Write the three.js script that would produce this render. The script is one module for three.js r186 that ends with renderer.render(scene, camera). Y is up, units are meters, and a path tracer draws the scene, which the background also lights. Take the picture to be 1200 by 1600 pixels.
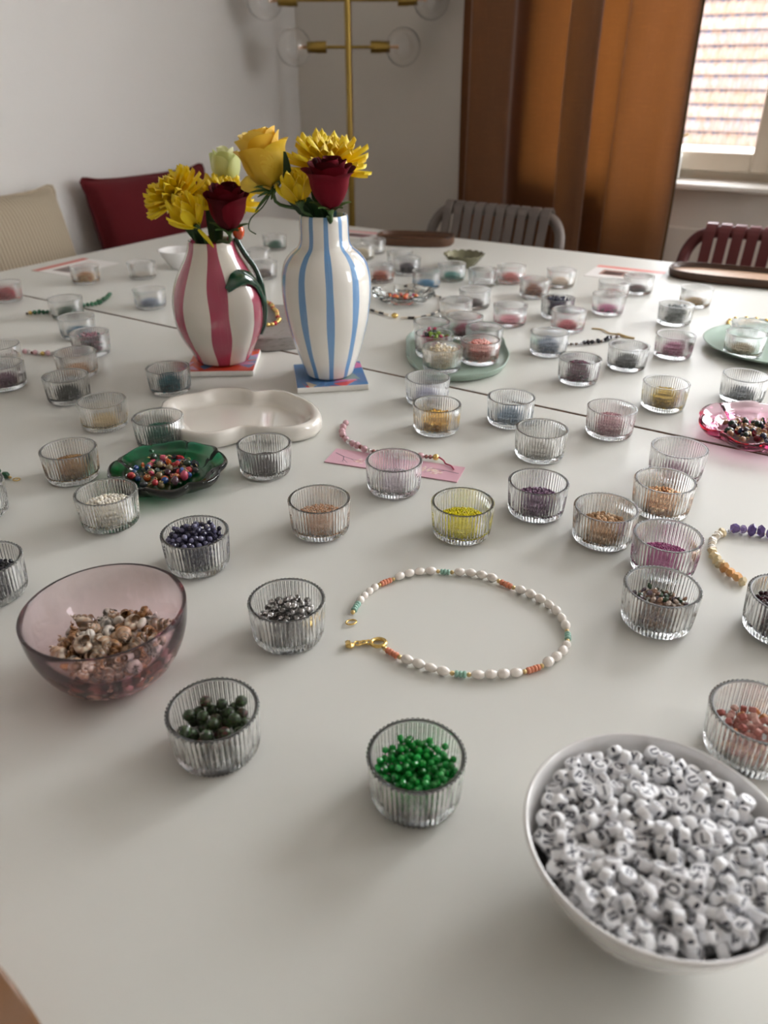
import * as THREE from 'three';
import { mergeGeometries } from 'three/addons/utils/BufferGeometryUtils.js';
import { RoundedBoxGeometry } from 'three/addons/geometries/RoundedBoxGeometry.js';
import { RectAreaLightUniformsLib } from 'three/addons/lights/RectAreaLightUniformsLib.js';
import { createNoise2D, createNoise3D } from 'simplex-noise';

// ───────────────────────────── camera, sky, sun, window light, exposure ─────────────────────────────
const R = Math.PI / 180, T = 0.74;                       // T: height of the table top
const scene = new THREE.Scene();
const camera = new THREE.PerspectiveCamera(67.3, 0.75, 0.02, 60);
camera.rotation.order = 'YXZ';
camera.position.set(0, T + 0.3858, 0);
camera.rotation.set(-29.8 * R, 32.5 * R, -0.1 * R);
camera.focus = 0.72; camera.userData.fStop = 6.6;
const SKY = 9.5, DAY = 6.5;
scene.background = new THREE.Color().setRGB(0.96 * SKY, 0.98 * SKY, 1.02 * SKY);   // an even overcast sky
// daylight of the three windows outside the frame, the right-wall one added for fill: an area light as large as each opening, just inside its pane
RectAreaLightUniformsLib.init();
for (const [x, z, w, turn, k] of [[0.6, -2.69, 0.86, Math.PI, 1.15], [1.85, -2.69, 0.86, Math.PI, 0.6], [2.69, -1.35, 0.56, Math.PI / 2, 0.15]]) {
  const l = new THREE.RectAreaLight(new THREE.Color().setRGB(0.97, 0.985, 1), DAY * k, w, 1.42); l.name = 'window_daylight'; l.position.set(x, 1.63, z); l.rotation.y = turn; scene.add(l);
}
const renderer = new THREE.WebGLRenderer();
renderer.toneMapping = THREE.LinearToneMapping;
renderer.toneMappingExposure = 1.02;
renderer.shadowMap.enabled = true;

// ───────────────────────────── helpers ─────────────────────────────
let seed_ = 7;
const rnd = () => { seed_ = (seed_ + 0x6d2b79f5) | 0; let t = Math.imul(seed_ ^ (seed_ >>> 15), 1 | seed_); t = (t + Math.imul(t ^ (t >>> 7), 61 | t)) ^ t; return ((t ^ (t >>> 14)) >>> 0) / 4294967296; };
const reseed = (s) => { seed_ = s; };
const rr = (a, b) => a + (b - a) * rnd(), pick = (a) => a[Math.floor(rnd() * a.length) % a.length];
const n3 = createNoise3D(rnd), n2 = createNoise2D(rnd);
const V = (x, y, z) => new THREE.Vector3(x, y, z);
const used = new Map();
const numbered = (n) => { const k = used.get(n) ?? 0; used.set(n, k + 1); return k ? n + '_' + String(k).padStart(3, '0') : n; };
const shade = (o) => { o.traverse((m) => { if (m.isMesh) { m.castShadow = true; m.receiveShadow = true; } }); return o; };
function tag(o, label, category, group, kind) {
  o.userData.label = label; if (category) o.userData.category = category;
  if (group) o.userData.group = group; if (kind) o.userData.kind = kind; return o;
}
function part(name, geo, mat, parent) { const m = new THREE.Mesh(geo, mat); m.name = name; m.castShadow = m.receiveShadow = true; parent.add(m); return m; }
function single(name, geo, mat, label, category, group) { const m = part(numbered(name), geo, mat, scene); return tag(m, label, category, group); }
function thing(name, label, category, pos = [0, 0, 0], turn = 0, group) {
  const g = new THREE.Group(); g.name = numbered(name); g.position.set(...pos); g.rotation.y = turn; scene.add(g); return tag(g, label, category, group);
}
function struct(name, geo, mat, label) { const m = part(numbered(name), geo, mat, scene); m.userData.kind = 'structure'; if (label) m.userData.label = label; return m; }
function copyOf(o, label, group) { const c = o.clone(); c.name = numbered(o.userData.base ?? o.name.replace(/_\d{3}$/, '')); c.userData = { ...o.userData, label, group }; scene.add(c); return c; }
// where a small thing lies in its heap, as seen from the camera's side
function spot(dx, dz, R0) {
  const u = dx * 0.843 - dz * 0.537, w = -(dx * 0.537 + dz * 0.843); if (Math.hypot(u, w) < 0.34 * R0) return 'in the middle';
  return ['at the right', 'at the back right', 'at the back', 'at the back left', 'at the left', 'at the front left', 'at the front', 'at the front right'][((Math.round(Math.atan2(w, u) / (Math.PI / 4)) % 8) + 8) % 8];
}
const rgb = (h) => new THREE.Color(h);
const std = (color, roughness = 0.5, o = {}) => new THREE.MeshPhysicalMaterial({ color: rgb(color), roughness, ...o });
function canvas(w, h, draw) {
  const c = document.createElement('canvas'); c.width = w; c.height = h; draw(c.getContext('2d'), w, h);
  const t = new THREE.CanvasTexture(c); t.colorSpace = THREE.SRGBColorSpace; t.wrapS = t.wrapT = THREE.RepeatWrapping; return t;
}
function field(w, h, f) {                                 // grey data texture
  const d = new Uint8Array(w * h * 4);
  for (let y = 0; y < h; y++) for (let x = 0; x < w; x++) { const v = Math.max(0, Math.min(255, f(x / w, y / h) * 255)); d.set([v, v, v, 255], (y * w + x) * 4); }
  const t = new THREE.DataTexture(d, w, h); t.magFilter = THREE.LinearFilter; t.minFilter = THREE.LinearFilter; t.wrapS = t.wrapT = THREE.RepeatWrapping; t.needsUpdate = true; return t;
}
function box(w, h, d, x = 0, y = 0, z = 0, r = 0) { const g = r ? new RoundedBoxGeometry(w, h, d, 3, r) : new THREE.BoxGeometry(w, h, d); g.translate(x, y, z); return g; }
function fixWinding(g) {
  const p = g.attributes.position, ix = g.index.array; let v = 0; const a = V(), b = V(), c = V();
  for (let i = 0; i < ix.length; i += 3) { a.fromBufferAttribute(p, ix[i]); b.fromBufferAttribute(p, ix[i + 1]); c.fromBufferAttribute(p, ix[i + 2]); v += a.dot(b.cross(c)); }
  if (v < 0) for (let i = 0; i < ix.length; i += 3) { const t = ix[i]; ix[i] = ix[i + 1]; ix[i + 1] = t; }
  g.computeVertexNormals(); return g;
}
// closed body of revolution; profile [r, y] from the axis round to the axis; f(theta, i, [r, y]) may return another [r, y]
function rev(profile, n, f) {
  const pos = [], ix = [], uv = [], m = profile.length;
  for (let j = 0; j < n; j++) {
    const th = (j / n) * 2 * Math.PI;
    profile.forEach((q, i) => { const [r, y] = f ? f(th, i, q) : q; pos.push(r * Math.sin(th), y, r * Math.cos(th)); uv.push(j / n, i / m); });
  }
  for (let j = 0; j < n; j++) for (let i = 0; i < m - 1; i++) {
    const a = j * m + i, b = ((j + 1) % n) * m + i;
    if (profile[i][0] > 1e-6) ix.push(a, b, a + 1); if (profile[i + 1][0] > 1e-6) ix.push(b, b + 1, a + 1);
  }
  const g = new THREE.BufferGeometry();
  g.setAttribute('position', new THREE.Float32BufferAttribute(pos, 3)); g.setAttribute('uv', new THREE.Float32BufferAttribute(uv, 2)); g.setIndex(ix);
  // the poles: snap every copy to one vertex
  profile.forEach((q, i) => { if (q[0] <= 1e-6) { for (let k = 0; k < ix.length; k++) if (ix[k] % m === i) ix[k] = i; } });
  g.setIndex(ix);
  return fixWinding(g);
}
function sheet(nu, nv, f, closeU = false) {               // open surface f(u, v) -> Vector3
  const pos = [], uv = [], ix = [];
  for (let j = 0; j <= nv; j++) for (let i = 0; i <= nu; i++) { const p = f(i / nu, j / nv); pos.push(p.x, p.y, p.z); uv.push(i / nu, j / nv); }
  for (let j = 0; j < nv; j++) for (let i = 0; i < nu; i++) { const a = j * (nu + 1) + i; ix.push(a, a + 1, a + nu + 1, a + 1, a + nu + 2, a + nu + 1); }
  const g = new THREE.BufferGeometry(); g.setAttribute('position', new THREE.Float32BufferAttribute(pos, 3)); g.setAttribute('uv', new THREE.Float32BufferAttribute(uv, 2)); g.setIndex(ix); g.computeVertexNormals(); return g;
}
const tube = (pts, r, seg = 32, rad = 8, closed = false) => new THREE.TubeGeometry(new THREE.CatmullRomCurve3(pts, closed, 'centripetal'), seg, r, rad, closed);
const cyl = (r0, r1, h, n = 24) => new THREE.CylinderGeometry(r1, r0, h, n);
function along(geo, a, b) { geo.applyQuaternion(new THREE.Quaternion().setFromUnitVectors(V(0, 1, 0), b.clone().sub(a).normalize())); geo.translate((a.x + b.x) / 2, (a.y + b.y) / 2, (a.z + b.z) / 2); return geo; }
const qUp = (d) => new THREE.Quaternion().setFromUnitVectors(V(0, 1, 0), d.clone().normalize());

// ───────────────────────────── the room ─────────────────────────────
const SILL = T + 0.093, HEAD = 2.42;
const XL = -2.03, ZB = -2.6, XR = 2.6, ZF = 2.6, HC = 2.65, WT = 0.24;
const plaster = field(512, 512, (u, v) => 0.5 + 0.28 * n3(Math.cos(u * 6.283) * 6, Math.sin(u * 6.283) * 6, v * 34) + 0.2 * n3(u * 60, v * 60, 3));
const wallMat = (sx, sy) => { const t = plaster.clone(); t.repeat.set(sx, sy); t.needsUpdate = true; return std('#e4e1dd', 0.9, { bumpMap: t, bumpScale: 0.0006 }); };
const mWallL = wallMat(6, 3), mWallB = wallMat(6, 3); mWallB.color.set('#d9d3ca'); const mCeil = std('#e8e6e2', 0.95), mWood = std('#7d5a3a', 0.5);
struct('floor', box(XR - XL + 2 * WT, 0.1, ZF - ZB + 2 * WT, (XL + XR) / 2, -0.05, (ZB + ZF) / 2), std('#6e5238', 0.5));
struct('added_upper_floors', box(XR - XL + 2 * WT, 7, ZF - ZB + 2 * WT, (XL + XR) / 2, HC + 0.25 + 3.5, (ZB + ZF) / 2), std('#b9b2a8', 0.9));  // unseen storeys added to keep sky light off the neighbour's wall
struct('ceiling', box(XR - XL + 2 * WT, 0.25, ZF - ZB + 2 * WT, (XL + XR) / 2, HC + 0.125, (ZB + ZF) / 2), mCeil);
struct('wall_left', box(WT, HC, ZF - ZB + 2 * WT, XL - WT / 2, HC / 2, (ZB + ZF) / 2), mWallL);
const RW = [-1.7, -1.0];                                             // an unseen window added in the right wall for fill light
struct('wall_right', mergeGeometries([box(WT, HC, RW[0] - ZB + WT, XR + WT / 2, HC / 2, (RW[0] + ZB - WT) / 2), box(WT, HC, ZF - RW[1] + WT, XR + WT / 2, HC / 2, (ZF + RW[1] + WT) / 2), box(WT, T + 0.093, RW[1] - RW[0], XR + WT / 2, (T + 0.093) / 2, (RW[0] + RW[1]) / 2), box(WT, HC - HEAD, RW[1] - RW[0], XR + WT / 2, (HC + HEAD) / 2, (RW[0] + RW[1]) / 2)]), mWallL);
struct('wall_front', box(XR - XL, HC, WT, (XL + XR) / 2, HC / 2, ZF + WT / 2), mWallB);
const WINS = [[-1.09, -0.335], [0.1, 1.1], [1.35, 2.35]];          // the first is in view, the others light the table from outside the frame
{
  const g = []; let x0 = XL;
  for (const [a, b] of WINS) {
    g.push(box(a - x0, HC, WT, (a + x0) / 2, HC / 2, ZB - WT / 2));
    g.push(box(b - a, SILL, WT, (a + b) / 2, SILL / 2, ZB - WT / 2), box(b - a, HC - HEAD, WT, (a + b) / 2, (HC + HEAD) / 2, ZB - WT / 2)); x0 = b;
  }
  g.push(box(XR - x0, HC, WT, (XR + x0) / 2, HC / 2, ZB - WT / 2));
  struct('wall_back', mergeGeometries(g), mWallB);
}
const mFrame = std('#ddd3c2', 0.35), mSill = std('#ebe7df', 0.4);
const mPane = new THREE.MeshPhysicalMaterial({ color: 0xffffff, roughness: 0, transmission: 1, thickness: 0, ior: 1.5 });
const mBrass = std('#a58a4a', 0.34, { metalness: 1 });
WINS.forEach(([a, b]) => {
  const w = new THREE.Group(); w.name = numbered('window_1'.replace('1', String(WINS.findIndex((q) => q[0] === a) + 1))); w.userData.kind = 'structure'; scene.add(w);
  const zo = ZB - 0.12, f = 0.034, s = 0.05, y0 = SILL + 0.0, cx = (a + b) / 2;
  const frame = [[a + f / 2, (HEAD + y0) / 2, f, HEAD - y0], [b - f / 2, (HEAD + y0) / 2, f, HEAD - y0], [cx, HEAD - f / 2, b - a, f], [cx, y0 + 0.014, b - a, 0.028]];
  part('window_frame', mergeGeometries(frame.map(([x, y, ww, hh]) => box(ww, hh, 0.06, x, y, zo - 0.02, 0.004))), mFrame, w);
  const ia = a + f, ib = b - f, iy0 = y0 + 0.028, iy1 = HEAD - f;
  const sash = [[ia + s / 2, s, (iy0 + iy1) / 2, iy1 - iy0], [ib - s / 2, s, (iy0 + iy1) / 2, iy1 - iy0]].map(([x, ww, y, hh]) => box(ww, hh, 0.05, x, y, zo + 0.012, 0.005));
  sash.push(box(ib - ia - 2 * s, s * 1.05, 0.05, cx, iy0 + s * 0.525, zo + 0.012, 0.005), box(ib - ia - 2 * s, s, 0.05, cx, iy1 - s / 2, zo + 0.012, 0.005));
  part('sash', mergeGeometries(sash), mFrame, w);
  part('pane', box(ib - ia - 2 * s, iy1 - iy0 - 2 * s, 0.004, cx, (iy0 + iy1) / 2, zo + 0.01), mPane, w);
  part('outer_sill', box(b - a - 0.02, 0.03, 0.3, cx, T + 0.148, zo - 0.2, 0.004), mSill, w);
  part('window_sill', box(b - a + 0.08, 0.017, 0.17, cx, SILL - 0.0085 + 0.004, ZB - 0.037, 0.006), mSill, w);
});
{
  const w = new THREE.Group(); w.name = numbered('added_window_4'); w.userData.kind = 'structure'; scene.add(w); const [a, b] = RW, x = XR + 0.12, cy = (SILL + HEAD) / 2, h = HEAD - SILL;  // frame and pane of the added fill window
  part('window_frame', mergeGeometries([box(0.06, h, 0.08, x, cy, a + 0.04), box(0.06, h, 0.08, x, cy, b - 0.04), box(0.06, 0.08, b - a - 0.16, x, SILL + 0.04, (a + b) / 2), box(0.06, 0.08, b - a - 0.16, x, HEAD - 0.04, (a + b) / 2)]), mFrame, w);
  part('pane', box(0.004, h - 0.16, b - a - 0.16, x, cy, (a + b) / 2), mPane, w);
}
struct('trim_1', box(1.9, T - 0.03 - 0.12, 0.02, -0.45, (T - 0.03 + 0.12) / 2, ZB + 0.011, 0.004), std('#d8d2c8', 0.6), 'pale panel on the wall below the window sill');
struct('baseboard_left', box(0.015, 0.08, ZF - ZB, XL + 0.0076, 0.04, (ZF + ZB) / 2), mSill);
struct('baseboard_back', box(XR - XL - 0.04, 0.08, 0.015, (XL + XR) / 2, 0.04, ZB + 0.0076), mSill);

// the neighbour's boarded wall outside the window
struct('ground', box(40, 0.2, 24, 0, -0.42, -15), std('#77736a', 0.9));
{
  const sid = thing('neighbour_wall', 'streaked wall of overlapping boards, shade painted at their tops, seen through the window', 'wall', [0, 0, -7.1]);
  part('wall_core', box(16, 2.35, 0.2, -0.5, 0.9, -0.12), std('#2c3440', 0.9), sid);
  const streakShade = canvas(512, 64, (c, w, h) => {
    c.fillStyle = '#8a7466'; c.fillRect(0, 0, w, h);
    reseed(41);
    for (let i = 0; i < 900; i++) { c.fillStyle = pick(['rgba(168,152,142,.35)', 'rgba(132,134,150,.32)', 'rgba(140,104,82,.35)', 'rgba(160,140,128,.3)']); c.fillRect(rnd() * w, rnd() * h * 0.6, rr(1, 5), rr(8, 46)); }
    for (let i = 0; i < 260; i++) { c.fillStyle = pick(['rgba(70,84,118,.5)', 'rgba(60,72,100,.4)']); c.fillRect(rnd() * w, 0, rr(1, 6), rr(4, 22)); }  // bluish streaks along the top paint the shade under the board above
  });
  const variants = [0, 1, 2].map((k) => { const t = streakShade.clone(); t.repeat.set(9, 1); t.offset.set(k * 0.37, 0); t.needsUpdate = true; return std(['#ffffff', '#f4f4fa', '#fff6ee'][k], 0.85, { map: t }); });
  const board = new THREE.BoxGeometry(16, 0.112, 0.012); board.rotateX(-12 * R);
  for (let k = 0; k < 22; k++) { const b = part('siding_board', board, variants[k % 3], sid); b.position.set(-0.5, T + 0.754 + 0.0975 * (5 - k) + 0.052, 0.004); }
}

// ───────────────────────────── tables ─────────────────────────────
const mLam = std('#d7d6cf', 0.42, { specularIntensity: 0.9 }), mPly = std('#7d5430', 0.6), mSteel = std('#c9c9c7', 0.35, { metalness: 0.6 });
function table(x0, x1, z0, z1, label) {
  const t = thing('table', label, 'table', [(x0 + x1) / 2, 0, (z0 + z1) / 2]); const w = x1 - x0, d = z1 - z0, r = 0.012;
  const shape = (rad) => { const s = new THREE.Shape(), a = w / 2, b = d / 2; s.moveTo(-a + rad, -b); s.lineTo(a - rad, -b); s.absarc(a - rad, -b + rad, rad, -Math.PI / 2, 0); s.lineTo(a, b - rad); s.absarc(a - rad, b - rad, rad, 0, Math.PI / 2); s.lineTo(-a + rad, b); s.absarc(-a + rad, b - rad, rad, Math.PI / 2, Math.PI); s.lineTo(-a, -b + rad); s.absarc(-a + rad, -b + rad, rad, Math.PI, 1.5 * Math.PI); return s; };
  const slab = (h, y) => { const g = new THREE.ExtrudeGeometry(shape(0.03), { depth: h, bevelEnabled: false, curveSegments: 8 }); g.rotateX(-Math.PI / 2); g.translate(0, y, 0); return g; };
  part('table_top', slab(0.001, T - 0.001), mLam, t); part('plywood_core', slab(0.024, T - 0.025), mPly, t);
  for (const sx of [-1, 1]) for (const sz of [-1, 1]) part('leg', cyl(0.02, 0.02, T - 0.025, 16).translate(sx * (w / 2 - 0.08), (T - 0.025) / 2, sz * (d / 2 - 0.08)), mSteel, t);
  part('apron', mergeGeometries([box(w - 0.2, 0.05, 0.02, 0, T - 0.05, d / 2 - 0.08), box(w - 0.2, 0.05, 0.02, 0, T - 0.05, -d / 2 + 0.08)]), mSteel, t);
}
table(-1.662, 0.36, -0.9142, -0.073, 'white laminate table nearest the camera, with a brown plywood edge');
table(-1.662, 0.36, -1.912, -0.9205, 'white laminate table behind the dark seam, nearer the curtain');

// ───────────────────────────── ribbed tumblers ─────────────────────────────
const TH = 0.0342;
const rimGround = (() => { const d = new Uint8Array(24 * 4); for (let i = 0; i < 24; i++) { const v = i >= 13 && i <= 15 ? 85 : 4; d.set([v, v, v, 255], i * 4); } const t = new THREE.DataTexture(d, 1, 24); t.magFilter = t.minFilter = THREE.LinearFilter; t.needsUpdate = true; return t; })();   // the cut rim is ground, not polished
const mGlass = new THREE.MeshPhysicalMaterial({ color: 0xffffff, roughness: 1, roughnessMap: rimGround, transmission: 0.985, thickness: 0.004, ior: 1.5, attenuationColor: new THREE.Color().setRGB(0.76, 0.93, 0.95), attenuationDistance: 0.3 });
function tumblerGeo(flutes, per, depth) {
  const prof = [[0, 0.0014], [0.02, 0.0014], [0.0222, 0.0002], [0.0248, 0.0003], [0.0268, 0.0019], [0.0277, 0.0046], [0.0281, 0.008], [0.0285, 0.013], [0.0289, 0.019], [0.0293, 0.025], [0.0297, 0.031], [0.03, 0.0334], [0.0298, 0.034], [0.0292, TH], [0.0272, TH], [0.0268, 0.0339], [0.0266, 0.033], [0.0263, 0.025], [0.0259, 0.015], [0.0256, 0.0095], [0.0247, 0.0073], [0.0225, 0.0063], [0.01, 0.006], [0, 0.006]];
  return rev(prof, flutes * per, (th, i, [r, y]) => {
    const k = [0, 0, 0, 0.15, 0.6, 1, 1, 1, 1, 1, 1, 1, 0.9, 0.6][i] ?? 0;
    return [r - depth * k * (1 - Math.abs(Math.sin((th * flutes) / 2))), y];
  });
}
const tumbNear = tumblerGeo(56, 8, 0.0016), tumbFar = tumblerGeo(56, 5, 0.0016);

// heaps ---------------------------------------------------------------
function pack(n, r, inner, opt = {}) {                    // drops n spheres into a vessel; inner(y) is its inside radius, y0 its floor
  const { y0 = 0.006, mound = 0.25, tries = 10, ymax = 1, cx = 0, cz = 0 } = opt, out = [];
  for (let i = 0; i < n; i++) {
    let best = null;
    for (let k = 0; k < tries; k++) {
      const th = rnd() * 6.2832, rho = Math.sqrt(rnd()) * (inner(ymax) - r), x = cx + rho * Math.cos(th), z = cz + rho * Math.sin(th); let y = y0 + r;
      const d0 = Math.hypot(x, z); for (let s = 0; s < 40 && inner(y) - r < d0; s++) y += 0.001;
      for (const q of out) { const d2 = (q[0] - x) ** 2 + (q[2] - z) ** 2; if (d2 < 4 * r * r) { const h = q[1] + Math.sqrt(4 * r * r - d2); if (h > y) y = h; } }
      const c = y + mound * d0; if (!best || c < best[3]) best = [x, y, z, c];
    }
    out.push(best);
  }
  out.forEach((p) => { p[4] = !out.some((q) => q[1] > p[1] + r * 0.6 && Math.hypot(q[0] - p[0], q[2] - p[2]) < r * 1.25); });   // is it on top?
  return out;
}
const INR = (y) => 0.0253 + 0.0008 * Math.min(1, Math.max(0, (y - 0.006) / 0.027));
function layered(r, level) {                              // rows of small beads, two deep along the glass and two deep on top
  const out = [], top = (rho) => 0.006 + level * (1.18 - 0.5 * (rho / 0.025) ** 2);
  for (let y = 0.006 + r; y < 0.006 + level * 1.2; y += 1.7 * r) for (let rho = 0.0252 - r; rho > 0; rho -= 1.8 * r) {
    const t = top(rho); if (y > t) continue; if (rho < 0.0252 - 4.2 * r && y < t - 3.6 * r) continue;
    const n = Math.max(1, Math.floor((6.2832 * rho) / (2.0 * r))), o = rnd() * 6.28;
    for (let k = 0; k < n; k++) { const th = o + ((k + rr(-0.2, 0.2)) / n) * 6.2832; out.push([(rho + rr(-0.3, 0.3) * r) * Math.cos(th), y + rr(-0.35, 0.35) * r, (rho + rr(-0.3, 0.3) * r) * Math.sin(th)]); }
  }
  return out;
}
const seedGeo = new THREE.SphereGeometry(1, 8, 6); seedGeo.scale(1, 0.8, 1);
const roundGeo = new THREE.SphereGeometry(1, 12, 9);
const facetGeo = new THREE.IcosahedronGeometry(1.05, 1);
const chipGeo = (() => { const g = new THREE.DodecahedronGeometry(1, 0), p = g.attributes.position; for (let i = 0; i < p.count; i++) p.setXYZ(i, p.getX(i) * 1.25, p.getY(i) * 0.7, p.getZ(i) * 0.95); g.computeVertexNormals(); return g; })();
const whiteTint = (rough, o = {}) => new THREE.MeshPhysicalMaterial({ color: 0xffffff, roughness: rough, ...o });
const MT = {
  gloss: whiteTint(0.22), glass: whiteTint(0.12, { transmission: 0.22, thickness: 0.003, ior: 1.5 }), metal: whiteTint(0.25, { metalness: 0.9 }), pearl: whiteTint(0.22, { sheen: 0.3, clearcoat: 0.6, clearcoatRoughness: 0.15 }), matt: whiteTint(0.5),
};
const q_ = new THREE.Quaternion(), e_ = new THREE.Euler(), m_ = new THREE.Matrix4(), s_ = V(), c_ = new THREE.Color();
const rndQ = () => new THREE.Quaternion().setFromEuler(new THREE.Euler(rnd() * 6.28, rnd() * 6.28, rnd() * 6.28));
function heap(name, pts, r, geo, mat, colors, parentPos, label, category = 'beads') {
  const im = new THREE.InstancedMesh(geo, mat, pts.length);
  pts.forEach((p, i) => { const s = r * rr(0.88, 1.08); m_.compose(V(p[0], p[1], p[2]), rndQ(), V(s, s, s)); im.setMatrixAt(i, m_); c_.set(pick(colors)); const k = rr(0.8, 1.15); c_.multiplyScalar(k); im.setColorAt(i, c_); });
  im.name = numbered(name); im.position.set(...parentPos); im.castShadow = im.receiveShadow = true; scene.add(im); return tag(im, label, category, undefined, 'stuff');
}
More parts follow.
